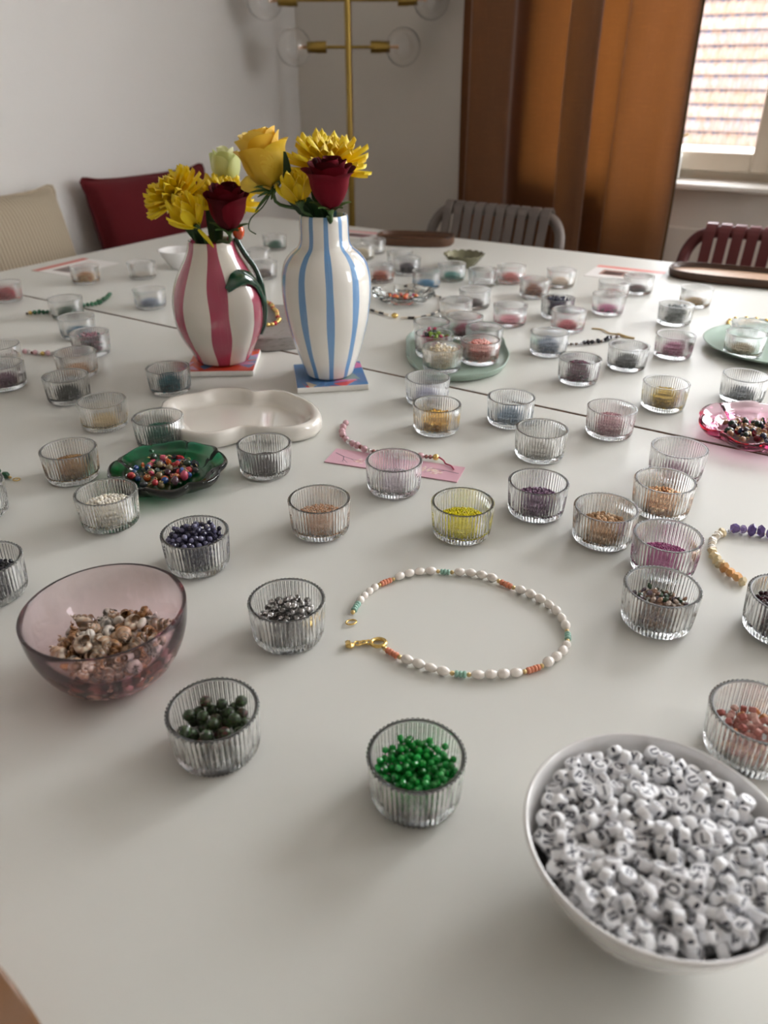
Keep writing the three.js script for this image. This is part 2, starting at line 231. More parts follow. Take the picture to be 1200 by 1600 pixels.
// id, x, z, base lift, kind of filling, fill level in mm, colours, what it holds, where it stands
const S = 'seed', M = 'bead', C = 'chip', O = 'none', I = 'each';
const TUMBLERS = [
  ['green', -0.1584, -0.2839, 0, I, 0, [], 'emerald green beads', 'at the very front of the table'],
  ['stone', -0.2869, -0.2468, 0, I, 0, [], 'dark green speckled stone balls', 'in front of the shell bowl'],
  ['silver', -0.3204, -0.3634, 0, I, 0, [], 'shiny silver beads', 'left of the pearl necklace'],
  ['violet', -0.4521, -0.399, 0, I, 0, [], 'dark violet crystals', 'right behind the pink shell bowl'],
  ['pinkchip', 0.0067, -0.4306, 0, I, 0, [], 'rosy stone cubes', 'behind the letter bead bowl'],
  ['multi', -0.0815, -0.5359, 0, I, 0, [], 'mixed brown and green stones', 'at the front of the right row'],
  ['pearls', -0.5788, -0.4077, 0, M, 17, ['#fbf5e6', '#f3e8d0', '#fffaf0'], 'small ivory pearls', 'touching the green dish at its front', 0.0017, 'pearl'],
  ['gold', -0.6914, -0.4521, 0, S, 13, ['#b98a52', '#d2a86c', '#9c6c3c'], 'amber gold seed beads', 'left of the green dish', 0.0011, 'glass'],
  ['jade', -0.6756, -0.5654, 0, S, 14, ['#2f6350', '#3d7560', '#285443'], 'dull jade seed beads', 'between green dish and white tray'],
  ['grey', -0.5215, -0.5747, 0, S, 8, ['#57504c', '#6e6460', '#3c3735'], 'smoky grey seed beads', 'right of the green dish'],
  ['copper', -0.3954, -0.5062, 0, S, 12, ['#f0c8a6', '#e0ac84', '#f8dcc4'], 'pale copper tube beads', 'behind the silver beads', 0.0012, 'glass'],
  ['pink', -0.3795, -0.6154, 0, S, 9, ['#f1e4ec', '#e6d3df', '#fff6fa'], 'clear pinkish seed beads', 'in front of the pink card', 0.0012, 'glass'],
  ['yellow', -0.2775, -0.5739, 0, S, 12, ['#fff200', '#fff53a', '#f0de00'], 'lemon yellow seed beads', 'behind the pearl necklace', 0.0013, 'gloss'],
  ['goldc', -0.4176, -0.7761, 0, M, 13, ['#c79a45', '#b0812f', '#dcb868'], 'round metallic gold beads', 'behind the pink card', 0.0022, 'metal'],
  ['lilac', -0.4738, -0.8523, 0, M, 10, ['#c8c7dd', '#b2b1cc', '#dedeea'], 'pale lilac beads', 'in front of the sage tray', 0.0017, 'glass'],
  ['bluegrey', -0.3505, -0.8462, 0, S, 10, ['#8fa9bd', '#a9bfd0', '#748ea3'], 'blue grey seed beads', 'beside the seam, right of gold beads', 0.0011, 'glass'],
  ['cream', -0.281, -0.7749, 0, S, 8, ['#e8e4da', '#f4f0e8', '#d8d2c4'], 'milky clear seed beads', 'behind the purple beads', 0.0011, 'glass'],
  ['rose', -0.2335, -0.8792, 0, S, 15, ['#e8b1b7', '#d89aa3', '#f4ccd0'], 'light rose seed beads', 'standing just before the seam', 0.0012, 'glass'],
  ['olive', -0.2013, -1.0017, 0, M, 15, ['#b39742', '#94792e', '#cdb45f'], 'brass coloured beads', 'just behind the seam', 0.0016, 'metal'],
  ['purple', -0.2333, -0.6507, 0, M, 12, ['#75506f', '#5d3c5a', '#8e6a8a'], 'dusky purple beads', 'right of the yellow beads', 0.0016],
  ['tan', -0.1598, -0.6357, 0, M, 13, ['#d3ac84', '#c1966c', '#e0c09c'], 'matt tan beads', 'left of the right row', 0.0024, 'matt'],
  ['copperR', -0.1281, -0.72, 0, M, 12, ['#cfa076', '#a9724a', '#e6c8a4'], 'glittering copper beads', 'behind the tan beads', 0.0017, 'metal'],
  ['empty', -0.1359, -0.8068, 0, S, 4, ['#c79aad', '#dab8c6'], 'a few pale mauve seeds', 'at the back of the right row', 0.0011, 'glass'],
  ['magenta', -0.0982, -0.6162, 0, S, 8, ['#b84f8d', '#c9679f', '#a03c78'], 'magenta pink seed beads', 'behind the mixed stones'],
  ['plum', 0.0043, -0.5763, 0, M, 18, ['#38151f', '#4a1d2a', '#250d14'], 'blackish plum beads', 'cut by the right edge, below shells', 0.0022],
  ['greyB', -0.1189, -1.0853, 0, S, 8, ['#70777b', '#565d61', '#8d9599'], 'slate grey seed beads', 'behind the pink glass dish'],
  ['teal', -0.7953, -0.6966, 0, S, 15, ['#075f70', '#0b7384', '#054a58'], 'deep teal seed beads', 'left of the red striped vase'],
  ['blackgreen', -0.8872, -0.5999, 0, S, 11, ['#1f2a24', '#2c3831', '#141b17'], 'black green seed beads', 'left of the teal beads'],
  ['creamL', -0.7745, -0.5657, 0, S, 6, ['#e2cc9c', '#eedcb6', '#d0b680'], 'pale straw seed beads', 'behind the amber gold beads'],
  ['peachL', -0.9598, -0.6726, 0, S, 7, ['#e6bf9c', '#f0d2b6', '#d6a982'], 'pale peach seed beads', 'at the end of the pink strand', 0.0012, 'gloss'],
  ['mixL', -1.0214, -0.7481, 0, C, 12, ['#b2788a', '#33503f', '#9a9aa2', '#d0a8b2'], 'mixed pink and green chips', 'behind the pale peach beads', 0.0022],
  ['blueL', -1.112, -0.7946, 0, S, 9, ['#3f7190', '#5a8aa6', '#2c5a78'], 'steel blue seed beads', 'in front of the green bracelet', 0.0012, 'gloss'],
  ['dgreenL', -1.2283, -0.8634, 0, S, 10, ['#34553f', '#476a53', '#24402e'], 'mossy green seed beads', 'standing on the green bracelet'],
  ['clearL', -1.1522, -0.9908, 0, S, 8, ['#9fb0c8', '#b9c6d8', '#8397b2'], 'icy blue seed beads', 'left of the red vase, past the seam', 0.0011, 'glass'],
  ['red', -1.4263, -0.877, 0, S, 16, ['#c83f4b', '#d85a62', '#b02e3c'], 'coral red seed beads', 'at the left edge of the photo'],
  ['peach', -1.4158, -1.0561, 0, M, 14, ['#cf9e62', '#b8743c', '#e2bb86'], 'honey brown beads', 'in front of the left flyer', 0.0019],
  ['clear2', -1.3472, -1.1484, 0, S, 5, ['#e6dccb', '#f2ebde'], 'off white seed beads', 'right of the left flyer', 0.0011, 'glass'],
  ['clearE', -1.0835, -0.6337, 0, O, 0, [], 'nothing in it', 'at the left edge, behind mauve beads'],
  ['maroonE', -1.0051, -0.5844, 0, S, 11, ['#70485a', '#86607a', '#593546'], 'dark mauve seed beads', 'cut by the left edge'],
  ['edgeS', -0.7037, -0.3479, 0, S, 9, ['#8d8a86', '#a8a49e'], 'grey seed beads', 'barely in view at left'],
  ['darkE', -0.5683, -0.2731, 0, M, 15, ['#2b2930', '#3c3a44', '#1c1b20'], 'charcoal black beads', 'left of the pink shell bowl', 0.0018],
  ['trayback', -0.589, -1.0685, 0.005, O, 0, [], 'nothing in it', 'at the left back of the sage tray'],
  ['traymulti', -0.5556, -1.0152, 0.005, C, 14, ['#83a03a', '#b03456', '#d29aac', '#2f3a35', '#c06a86'], 'colourful pink and green stones', 'on the left of the sage tray', 0.0036],
  ['traypinkback', -0.505, -1.0865, 0.005, O, 0, [], 'nothing in it', 'at the right back of the sage tray'],
  ['traypink', -0.4814, -1.0244, 0.005, M, 22, ['#eda79b', '#f2bcb0', '#dd8d82'], 'salmon pink glass beads', 'on the right of the sage tray', 0.0021],
  ['traymaroon', -0.5595, -1.126, 0.005, S, 14, ['#92394f', '#7a2c40', '#a84f64'], 'wine red seed beads', 'at the back of the sage tray'],
  ['traycream', -0.5129, -0.9643, 0.005, C, 14, ['#f1e4cc', '#e4d2b0', '#fbf3e4'], 'cream shell chips', 'at the front of the sage tray', 0.0022],
  ['platefront', -0.1523, -1.2697, 0.005, S, 10, ['#ad9a72', '#c2b08a', '#8f7e58'], 'sandy seed beads', 'on the round green plate'],
  ['plateback', -0.157, -1.331, 0.005, O, 0, [], 'nothing in it', 'at the back of the round plate'],
  ['creamB', -1.0545, -1.5618, 0, M, 15, ['#efe5ca', '#e2d4b2'], 'creamy yellow beads', 'right behind the blue vase shoulder', 0.0017],
  ['clearB', -1.0666, -1.6287, 0, O, 0, [], 'nothing in it', 'before the small walnut tray'],
  ['clearC', -0.938, -1.5415, 0, O, 0, [], 'nothing in it', 'behind the blackish violet beads'],
  ['dviolet', -0.885, -1.485, 0, M, 15, ['#2a1c33', '#3a2a45', '#1d1324'], 'blackish violet beads', 'left of the ribbed olive bowl', 0.0018],
  ['orange', -0.8963, -1.3948, 0, M, 13, ['#bb532c', '#cf6a3f', '#9c3f1f'], 'burnt orange beads', 'right of the blue vase', 0.0018],
  ['blue', -0.7874, -1.3987, 0, S, 8, ['#0f86b8', '#2a9dcc', '#0b6c98'], 'bright turquoise blue beads', 'behind the clear glass dish'],
  ['aqua', -0.7752, -1.4863, 0, S, 9, ['#4aa79c', '#68bdb2', '#368f85'], 'sea green seed beads', 'in front of the ribbed olive bowl'],
  ['clearD', -0.697, -1.4731, 0, O, 0, [], 'nothing in it', 'right of the ribbed olive bowl'],
  ['brownish', -0.6354, -1.315, 0, S, 8, ['#5a4440', '#6f5750', '#43302e'], 'coffee brown seed beads', 'behind the cream seed beads'],
  ['creamF', -0.6285, -1.2265, 0, S, 7, ['#ecdccb', '#f6ebde'], 'cream seed beads', 'right of the clear glass dish'],
  ['brown', -0.5722, -1.4496, 0, M, 16, ['#94502e', '#7c3e22', '#ad683f'], 'chestnut brown beads', 'right behind the coral pink beads', 0.0018],
  ['salmon', -0.6604, -1.534, 0, M, 12, ['#df736b', '#e88d85', '#c65b54'], 'coral pink beads', 'in the back row near grey chair', 0.0017],
  ['pinkf2', -0.5324, -1.2465, 0, S, 7, ['#ea8f9e', '#f2aab5'], 'candy pink seed beads', 'behind the sage tray'],
  ['creamG', -0.5586, -1.5557, 0, M, 10, ['#e8d4be', '#f1e2d0', '#d8bfa4'], 'beige beads', 'before the grey chair on the right', 0.0017],
  ['navy', -0.4807, -1.3367, 0, C, 14, ['#3b3d55', '#50526e', '#2a2b3e'], 'ink blue chips', 'behind the scarlet beads', 0.002],
  ['redf', -0.4346, -1.269, 0, S, 8, ['#bf1f3b', '#d23a54', '#a0142c'], 'scarlet seed beads', 'before the ink blue chips'],
  ['bluesil', -0.4143, -1.131, 0, M, 16, ['#8c9bb2', '#b6c2d6', '#6f7d94'], 'silvery blue crystals', 'left of the black bracelet', 0.0019, 'glass'],
  ['rosebr', -0.434, -1.5104, 0, M, 11, ['#b58a7c', '#c8a294', '#9a6e62'], 'rosy brown beads', 'before the right flyer', 0.0017],
  ['darkr', -0.408, -1.586, 0, S, 8, ['#5b2d2d', '#703c3a', '#451f20'], 'oxblood seed beads', 'touching the right flyer'],
  ['pinkf', -0.4108, -1.4094, 0, S, 7, ['#de5b98', '#e87ab0', '#6b5a66'], 'hot pink seed beads', 'before the rosy brown beads'],
  ['pinkmag', -0.245, -1.2222, 0, M, 13, ['#c5618f', '#d57fa6', '#a84a76'], 'orchid pink beads', 'left of the round green plate', 0.0018, 'glass'],
  ['blackgrey', -0.2897, -1.1307, 0, M, 12, ['#393d43', '#4c5158', '#282b30'], 'graphite beads', 'right of the black bracelet', 0.0017],
  ['dplum', -0.3306, -1.0361, 0, M, 19, ['#641c40', '#7a2a52', '#4d1230'], 'burgundy purple beads', 'before the black bracelet', 0.0016, 'glass'],
  ['greyR', -0.2897, -1.404, 0, C, 12, ['#8f9592', '#a9afac', '#6d7370'], 'pewter grey chips', 'behind the orchid pink beads', 0.002],
  ['goldR', -0.2877, -1.546, 0, S, 7, ['#aa8136', '#c29c54', '#8a6424'], 'mustard seed beads', 'before the long walnut tray'],
  ['greenB', -1.3019, -1.539, 0, S, 13, ['#2b6b53', '#3c8068', '#1f5641'], 'bottle green seed beads', 'farthest back, between the vases'],
  ['clearQ', -1.2238, -1.384, 0, O, 0, [], 'nothing in it', 'between the vases, before bottle green'],
  ['brownQ', -1.1261, -1.2878, 0, M, 11, ['#6e584f', '#8a7268', '#54423a'], 'taupe beads', 'between the vases, behind grey slab', 0.0017],
];
let tumbler0;
const AT = {};
TUMBLERS.forEach(([id, x, z, y0, kind, level, cols, what, where, r, mt], i) => {
  AT[id] = [x, T + y0 + 0.0003, z]; reseed(100 + i);
  const label = (what === 'nothing in it' ? 'empty clear ribbed glass tumbler ' : (what.split(' ').length + where.split(' ').length > 11 ? 'ribbed glass tumbler of ' : 'clear ribbed glass tumbler holding ') + what + ' ') + where;
  const near = Math.hypot(x, z) < 0.85, m = part(numbered('ribbed_tumbler'), near ? tumbNear : tumbFar, mGlass, scene);
  m.position.set(...AT[id]); m.rotation.y = rnd() * 6; tag(m, label, 'tumbler', 'ribbed glass tumblers on the tables');
  if (kind === O || kind === I) return;
  const rad = r ?? (kind === S ? 0.0011 : 0.0018), lv = level / 1000;
  const pts = kind === S ? layered(rad, lv) : kind === M ? layered(rad, lv) : pack(Math.round((lv * 0.0019 * 0.62) / (4.19 * rad ** 3) * 1.0), rad, INR, { tries: 5 });
  heap('bead_heap', pts, rad, kind === C ? chipGeo : kind === S ? seedGeo : roundGeo, MT[mt ?? 'gloss'], cols, AT[id], what.replace('a few ', '') + ' heaped in the ribbed tumbler ' + where);
});

// beads that can be told apart, each its own object; what lies under them is one heap
function eachBead(id, name, n, r, geo, mats, label, group, opt = {}) {
  reseed(opt.seed ?? 900 + n); const p0 = AT[id], pts = pack(n, r, INR, { tries: opt.tries ?? 9, mound: opt.mound ?? 0.3 }), low = [];
  for (const p of pts) {
    if (!p[4] && !opt.all) { low.push(p); continue; }
    const m = part(numbered(name), geo, pick(mats), scene); m.position.set(p0[0] + p[0], p0[1] + p[1], p0[2] + p[2]); m.quaternion.copy(rndQ()); const s = r * rr(0.95, 1.03); m.scale.set(s, s, s);
    const l = (typeof label === 'function' ? label(m.material) : label) + ' ' + spot(p[0], p[2], 0.02); tag(m, l, 'bead', l);
  }
  if (low.length) heap('bead_heap', low, r, geo, opt.lowMat ?? mats[0], ['#ffffff'], p0, opt.lowLabel);
}
const stoneLabel = (m) => (m.userData.red ? 'reddish' : 'dark green') + ' speckled round stone bead in its heap,';
const mGreenBead = [0, 1, 2].map((k) => std(['#10a83c', '#2cc257', '#0a8a2e'][k], 0.07, { transmission: 0.3, thickness: 0.003, ior: 1.52, flatShading: true }));
const facetHole = rev([[0, -0.7], [0.22, -0.86], [0.36, -0.9], [0.72, -0.64], [0.96, -0.2], [0.96, 0.2], [0.72, 0.64], [0.36, 0.9], [0.22, 0.86], [0, 0.7]], 10);
eachBead('green', 'green_glass_bead', 320, 0.00225, facetHole, mGreenBead, 'emerald green faceted glass bead in the front heap,', 'emerald green beads in the front tumbler', { lowLabel: 'emerald green glass beads lying under the front heap', mound: 0.2 });
const stoneTex = canvas(256, 128, (c, w, h) => { c.fillStyle = '#38492f'; c.fillRect(0, 0, w, h); reseed(31); for (let i = 0; i < 700; i++) { c.fillStyle = pick(['rgba(84,122,70,.6)', 'rgba(20,24,18,.75)', 'rgba(104,142,88,.45)', 'rgba(40,60,38,.7)', 'rgba(92,40,44,.5)', 'rgba(22,26,22,.8)']); c.beginPath(); c.ellipse(rnd() * w, rnd() * h, rr(1, 9), rr(1, 6), rnd() * 3, 0, 7); c.fill(); } });
const stoneTexR = canvas(256, 128, (c, w, h) => { c.fillStyle = '#3c3a30'; c.fillRect(0, 0, w, h); reseed(32); for (let i = 0; i < 500; i++) { c.fillStyle = pick(['rgba(96,130,80,.6)', 'rgba(110,34,40,.55)', 'rgba(30,28,26,.7)', 'rgba(60,80,50,.7)', 'rgba(70,28,34,.6)']); c.beginPath(); c.ellipse(rnd() * w, rnd() * h, rr(2, 16), rr(2, 10), rnd() * 3, 0, 7); c.fill(); } });
const holed = rev([[0, -0.6], [0.2, -0.62], [0.24, -0.97], [0.45, -0.9], [0.72, -0.7], [0.9, -0.44], [0.99, -0.15], [0.99, 0.15], [0.9, 0.44], [0.72, 0.7], [0.45, 0.9], [0.24, 0.97], [0.2, 0.62], [0, 0.6]], 20);
eachBead('stone', 'stone_bead', 46, 0.004, holed, [std('#ffffff', 0.3, { map: stoneTex }), std('#e6f4dc', 0.3, { map: stoneTex }), Object.assign(std('#ffffff', 0.3, { map: stoneTexR }), { userData: { red: true } })], stoneLabel, 'speckled stone beads in one tumbler', { all: true, mound: 0.15 });
const flutedBead = rev([[0, -0.5], [0.34, -0.55], [0.4, -0.95], [0.6, -0.9], [0.85, -0.62], [1, -0.2], [1, 0.2], [0.85, 0.62], [0.6, 0.9], [0.4, 0.95], [0.34, 0.55], [0, 0.5]], 32, (th, i, [r, y]) => [r > 0.5 ? r * (1 - 0.07 * Math.abs(Math.cos(th * 5))) : r, y * 0.88]);
eachBead('silver', 'silver_bead', 150, 0.0027, flutedBead, [std('#b4b1af', 0.2, { metalness: 1 }), std('#858280', 0.26, { metalness: 1 })], 'shiny fluted silver metal bead on its heap,', 'silver beads in one tumbler', { lowLabel: 'shiny silver metal beads lying under the top of their heap', mound: 0.5 });
const violets = ['#46445e', '#35334a', '#5a5874', '#7c7a98'].map((h) => std(h, 0.08, { transmission: 0.2, thickness: 0.003, ior: 1.55, flatShading: true }));
eachBead('violet', 'crystal_bead', 340, 0.0024, facetHole, violets, 'dark violet faceted crystal bead on its heap,', 'dark violet crystals in one tumbler', { lowLabel: 'dark violet crystals lying under the top of their heap', mound: 0.3 });
const cubeChip = new RoundedBoxGeometry(1.55, 1.3, 1.45, 2, 0.35);
const rosy = ['#d9a79c', '#c98a80', '#e6c0b4', '#d99a62', '#b86a62'].map((h) => std(h, 0.45));
eachBead('pinkchip', 'stone_cube_bead', 95, 0.0029, cubeChip, rosy, 'rosy stone cube bead behind the letter beads,', 'rosy stone cubes in one tumbler', { lowLabel: 'rosy stone cubes lying under the top of their heap', mound: 0.3 });
const mixed = ['#8d6a54', '#55543e', '#6e5a66', '#b08a72', '#3f5a40', '#c7b0a0', '#4a3a44'].map((h) => std(h, 0.18, { clearcoat: 0.5 }));
eachBead('multi', 'polished_stone_bead', 190, 0.0023, chipGeo, mixed, 'small polished brown or green stone on its mixed heap,', 'mixed stones in one tumbler', { lowLabel: 'mixed polished stones lying under the top of their heap', mound: 0.35 });

// ───────────────────────────── white bowl of letter beads ─────────────────────────────
const BX = -0.0208, BZ = -0.2835;
const mPorc = std('#eceae8', 0.12, { clearcoat: 1, clearcoatRoughness: 0.06 });
{
  const p = [[0, 0.001], [0.024, 0.001], [0.0262, 0], [0.0285, 0.0008], [0.029, 0.0035], [0.036, 0.0085], [0.045, 0.018], [0.053, 0.03], [0.0595, 0.043], [0.064, 0.054], [0.0655, 0.059], [0.0655, 0.0602], [0.0645, 0.061], [0.0633, 0.0604], [0.0618, 0.055], [0.057, 0.0425], [0.0505, 0.0305], [0.0425, 0.0195], [0.034, 0.0115], [0.024, 0.0075], [0.01, 0.006], [0, 0.006]];
  const b = single('porcelain_bowl', rev(p, 96), mPorc, 'white porcelain bowl heaped with letter beads, front right', 'bowl'); b.position.set(BX, T + 0.0003, BZ);
  const ABC = 'ABCDEFGHIJKLMNOPQRSTUVWXYZ', atlas = canvas(1024, 1024, (c) => {
    c.fillStyle = '#f1f1f3'; c.fillRect(0, 0, 1024, 1024); c.fillStyle = '#1b1d33'; c.textAlign = 'center'; c.textBaseline = 'middle'; c.font = 'bold 128px sans-serif';
    [...ABC].forEach((ch, i) => c.fillText(ch, 85 + (i % 6) * 170, 85 + Math.floor(i / 6) * 170));
    for (const x of [128, 640]) { c.beginPath(); c.ellipse(x + 128, 965, 34, 19, 0, 0, 7); c.fill(); }       // ink round the drilled holes, and the dark of their depth painted flat
  });
  const mLetter = new THREE.MeshPhysicalMaterial({ map: atlas, roughness: 0.42 });
  const Rb = 0.0043, hb = 0.0025;
  const letterGeo = (i) => {
    const cap = (s) => { const g = new THREE.CircleGeometry(Rb * 0.84, 24); const uv = g.attributes.uv; for (let k = 0; k < uv.count; k++) { const u = (uv.getX(k) - 0.5) * 128, v = (uv.getY(k) - 0.5) * 128; uv.setXY(k, (85 + (i % 6) * 170 + u) / 1024, 1 - (85 + Math.floor(i / 6) * 170 - v) / 1024); } g.rotateX(-s * Math.PI / 2); g.translate(0, s * hb, 0); return g; };
    const side = new THREE.LatheGeometry([[Rb * 0.84, -hb], [Rb * 0.95, -hb * 0.8], [Rb, -hb * 0.35], [Rb, hb * 0.35], [Rb * 0.95, hb * 0.8], [Rb * 0.84, hb]].map(([x, y]) => new THREE.Vector2(x, y)), 24);
    const uv = side.attributes.uv; for (let k = 0; k < uv.count; k++) uv.setXY(k, uv.getX(k), 1 - (1005 - uv.getY(k) * 80) / 1024);
    return mergeGeometries([cap(1), cap(-1), side]);
  };
  const geos = [...ABC].map((_, i) => letterGeo(i));
  const inner = (y) => 0.022 + 0.041 * Math.min(1, Math.max(0, (y - 0.006) / 0.053)) ** 0.72;
  reseed(5150); const pts = pack(860, 0.00345, inner, { y0: 0.007, mound: 0.1, tries: 14, ymax: 0.052 });
  pts.sort((a, b) => (b[4] - a[4]) || (b[1] - a[1]));
  const rest = [];
  const common = 'IOAEKXYNHUMZLTSRDJVWCBQFPG';
  pts.forEach((p, k) => {
    if (k >= 300) { rest.push(p); return; }
    const ch = common[Math.floor(26 * rnd() ** 1.5)], m = part(numbered('letter_bead'), geos[ABC.indexOf(ch)], mLetter, scene);
    const tilt = rnd() < 0.58 ? rr(0.1, 0.75) : rr(0.95, 1.6), az = rnd() * 6.28, d = V(Math.sin(tilt) * Math.cos(az), Math.cos(tilt), Math.sin(tilt) * Math.sin(az));
    m.position.set(BX + p[0], T + p[1], BZ + p[2]); m.quaternion.copy(qUp(d)).multiply(q_.setFromAxisAngle(V(0, 1, 0), rnd() * 6.28));
    const l = 'white letter bead with black ' + ch + (tilt < 0.8 ? ', face up ' : ', on edge ') + spot(p[0], p[2], 0.052) + ' of the bowl'; tag(m, l, 'letter bead', l);
  });
  const im = new THREE.InstancedMesh(geos[14], mLetter, rest.length); im.name = numbered('letter_bead_heap');
  rest.forEach((p, i) => { m_.compose(V(p[0], p[1], p[2]), rndQ(), V(1, 1, 1)); im.setMatrixAt(i, m_); }); im.position.set(BX, T, BZ); im.castShadow = im.receiveShadow = true; scene.add(im);
  tag(im, 'white letter beads lying under the top ones in the bowl', 'letter beads', undefined, 'stuff');
}

// ───────────────────────────── pink glass bowl of shells ─────────────────────────────
const PX0 = -0.4005, PZ0 = -0.2615;
const mPinkGlass = new THREE.MeshPhysicalMaterial({ color: new THREE.Color().setRGB(1, 0.94, 0.96), roughness: 0, transmission: 0.985, thickness: 0.004, ior: 1.5, attenuationColor: new THREE.Color().setRGB(1, 0.45, 0.54), attenuationDistance: 0.034 });
{
  const Ro = 0.0568, H = 0.059, outer = [], innr = [];
  const oR = (t) => 0.027 + (Ro - 0.027) * Math.pow(Math.sin(t * Math.PI / 2), 0.72);
  for (let k = 0; k <= 14; k++) { const t = k / 14; outer.push([oR(t), 0.0012 + (H - 0.0016) * Math.pow(t, 1.25)]); }
  for (let k = 14; k >= 0; k--) { const t = k / 14; innr.push([Math.max(0.006, oR(t) - 0.0026 - 0.004 * (1 - t)), 0.0062 + (H - 0.0066) * Math.pow(t, 1.25)]); }
  const b = single('shell_bowl', rev([[0, 0], [0.022, 0], [0.0255, 0.0003], ...outer, [Ro - 0.0005, H], [Ro - 0.002, H], ...innr, [0, 0.006]], 96), mPinkGlass, 'transparent pink glass bowl half filled with small seashells', 'bowl'); b.position.set(PX0, T + 0.0003, PZ0);
  // a coiled shell: a shrinking tube wound about an axis
  const shellGeo = (turns, tall, fat, cols) => {
    const nu = Math.round(turns * 14), nv = 9, pos = [], col = [], ix = [];
    for (let i = 0; i <= nu; i++) for (let j = 0; j <= nv; j++) {
      const t = i / nu, a = t * turns * 6.2832, s = Math.pow(1 - t, 1.25) + 0.02, ph = (j / nv) * 6.2832, R0 = 0.26 * s * fat, r0 = 0.25 * s * fat * (1 + 0.06 * Math.cos(a * 6));
      const rad = R0 + r0 * Math.cos(ph), y = tall * (1 - s) - 0.42 + r0 * 1.25 * Math.sin(ph) - (1 - t) * 0.05;
      pos.push(rad * Math.cos(a), y, rad * Math.sin(a));
      const k = 0.5 + 0.5 * Math.sin(ph * 2 + 0.6), b2 = 0.5 + 0.5 * Math.sin(a * 5 + ph * 1.5), c = c_.set(cols[0]).clone().lerp(new THREE.Color(cols[1]), k > 0.6 ? 0.85 : 0.1).lerp(new THREE.Color(cols[2]), b2 > 0.72 ? 0.6 : 0);
      col.push(c.r, c.g, c.b);
    }
    for (let i = 0; i < nu; i++) for (let j = 0; j < nv; j++) { const a = i * (nv + 1) + j, b1 = a + nv + 1; ix.push(a, b1, a + 1, b1, b1 + 1, a + 1); }
    const g = new THREE.BufferGeometry(); g.setAttribute('position', new THREE.Float32BufferAttribute(pos, 3)); g.setAttribute('color', new THREE.Float32BufferAttribute(col, 3)); g.setIndex(ix); g.computeVertexNormals(); return g;
  };
  const cowrie = (cols) => { const g = new THREE.SphereGeometry(0.5, 18, 12), p = g.attributes.position, col = []; for (let i = 0; i < p.count; i++) { const x = p.getX(i), y = p.getY(i), z = p.getZ(i); const groove = y < -0.1 ? 0.12 * Math.exp(-((z / 0.06) ** 2)) : 0; p.setXYZ(i, x * 1.3, (y + groove) * (0.72), z * 0.85 * (1 - 0.25 * x)); const c = new THREE.Color(cols[0]).lerp(new THREE.Color(cols[1]), 0.5 + 0.5 * n3(x * 7, y * 7, z * 7) > 0.62 ? 0.8 : 0); col.push(c.r, c.g, c.b); } g.setAttribute('color', new THREE.Float32BufferAttribute(col, 3)); g.deleteAttribute('uv'); g.computeVertexNormals(); return g; };
  const mShell = new THREE.MeshPhysicalMaterial({ color: 0xffffff, vertexColors: true, roughness: 0.35, clearcoat: 0.25, side: THREE.DoubleSide });
  const kinds = [
    [shellGeo(4.5, 1.7, 1.05, ['#e9dcc6', '#4a2e1e', '#a8794e']), 'slender brown banded turret shell in the pink bowl', 0.0115],
    [shellGeo(3.4, 1.1, 1.3, ['#f0e8da', '#c9a27a', '#8a5a38']), 'squat cream whorled snail shell in the pink bowl', 0.0098],
    [shellGeo(4.2, 1.45, 1.1, ['#a87444', '#5f3a22', '#d2a878']), 'ribbed caramel brown whorled shell in the pink bowl', 0.0105],
    [shellGeo(3.6, 0.9, 1.25, ['#ded7cc', '#37302b', '#f2ece2']), 'black and white dotted whorled shell in the pink bowl', 0.0098],
    [cowrie(['#d79a62', '#e6bd8c']), 'smooth orange tan shell in the pink bowl', 0.0095],
    [cowrie(['#f3eee6', '#e2d6c6']), 'smooth white shell in the pink bowl', 0.0085],
  ];
  reseed(77);
  const inner = (y) => { let t = Math.min(1, Math.max(0, (y - 0.006) / 0.05)); return 0.024 + 0.028 * Math.pow(t, 0.5); };
  pack(150, 0.0039, inner, { y0: 0.0065, mound: 0.12, tries: 9, ymax: 0.028 }).forEach((p, i) => {
    const w = [0, 0, 1, 1, 2, 2, 3, 0, 1, 2, 4, 3, 1, 5][i % 14], [g, lab, s] = kinds[w], m = part(numbered('seashell'), g, mShell, scene), sc = s * rr(0.85, 1.18);
    m.position.set(PX0 + p[0], T + 0.0003 + p[1], PZ0 + p[2]); m.quaternion.copy(rndQ()); m.scale.set(sc, sc, sc); const l = lab + ' ' + spot(p[0], p[2], 0.042); tag(m, l, 'seashell', l);
  });
}

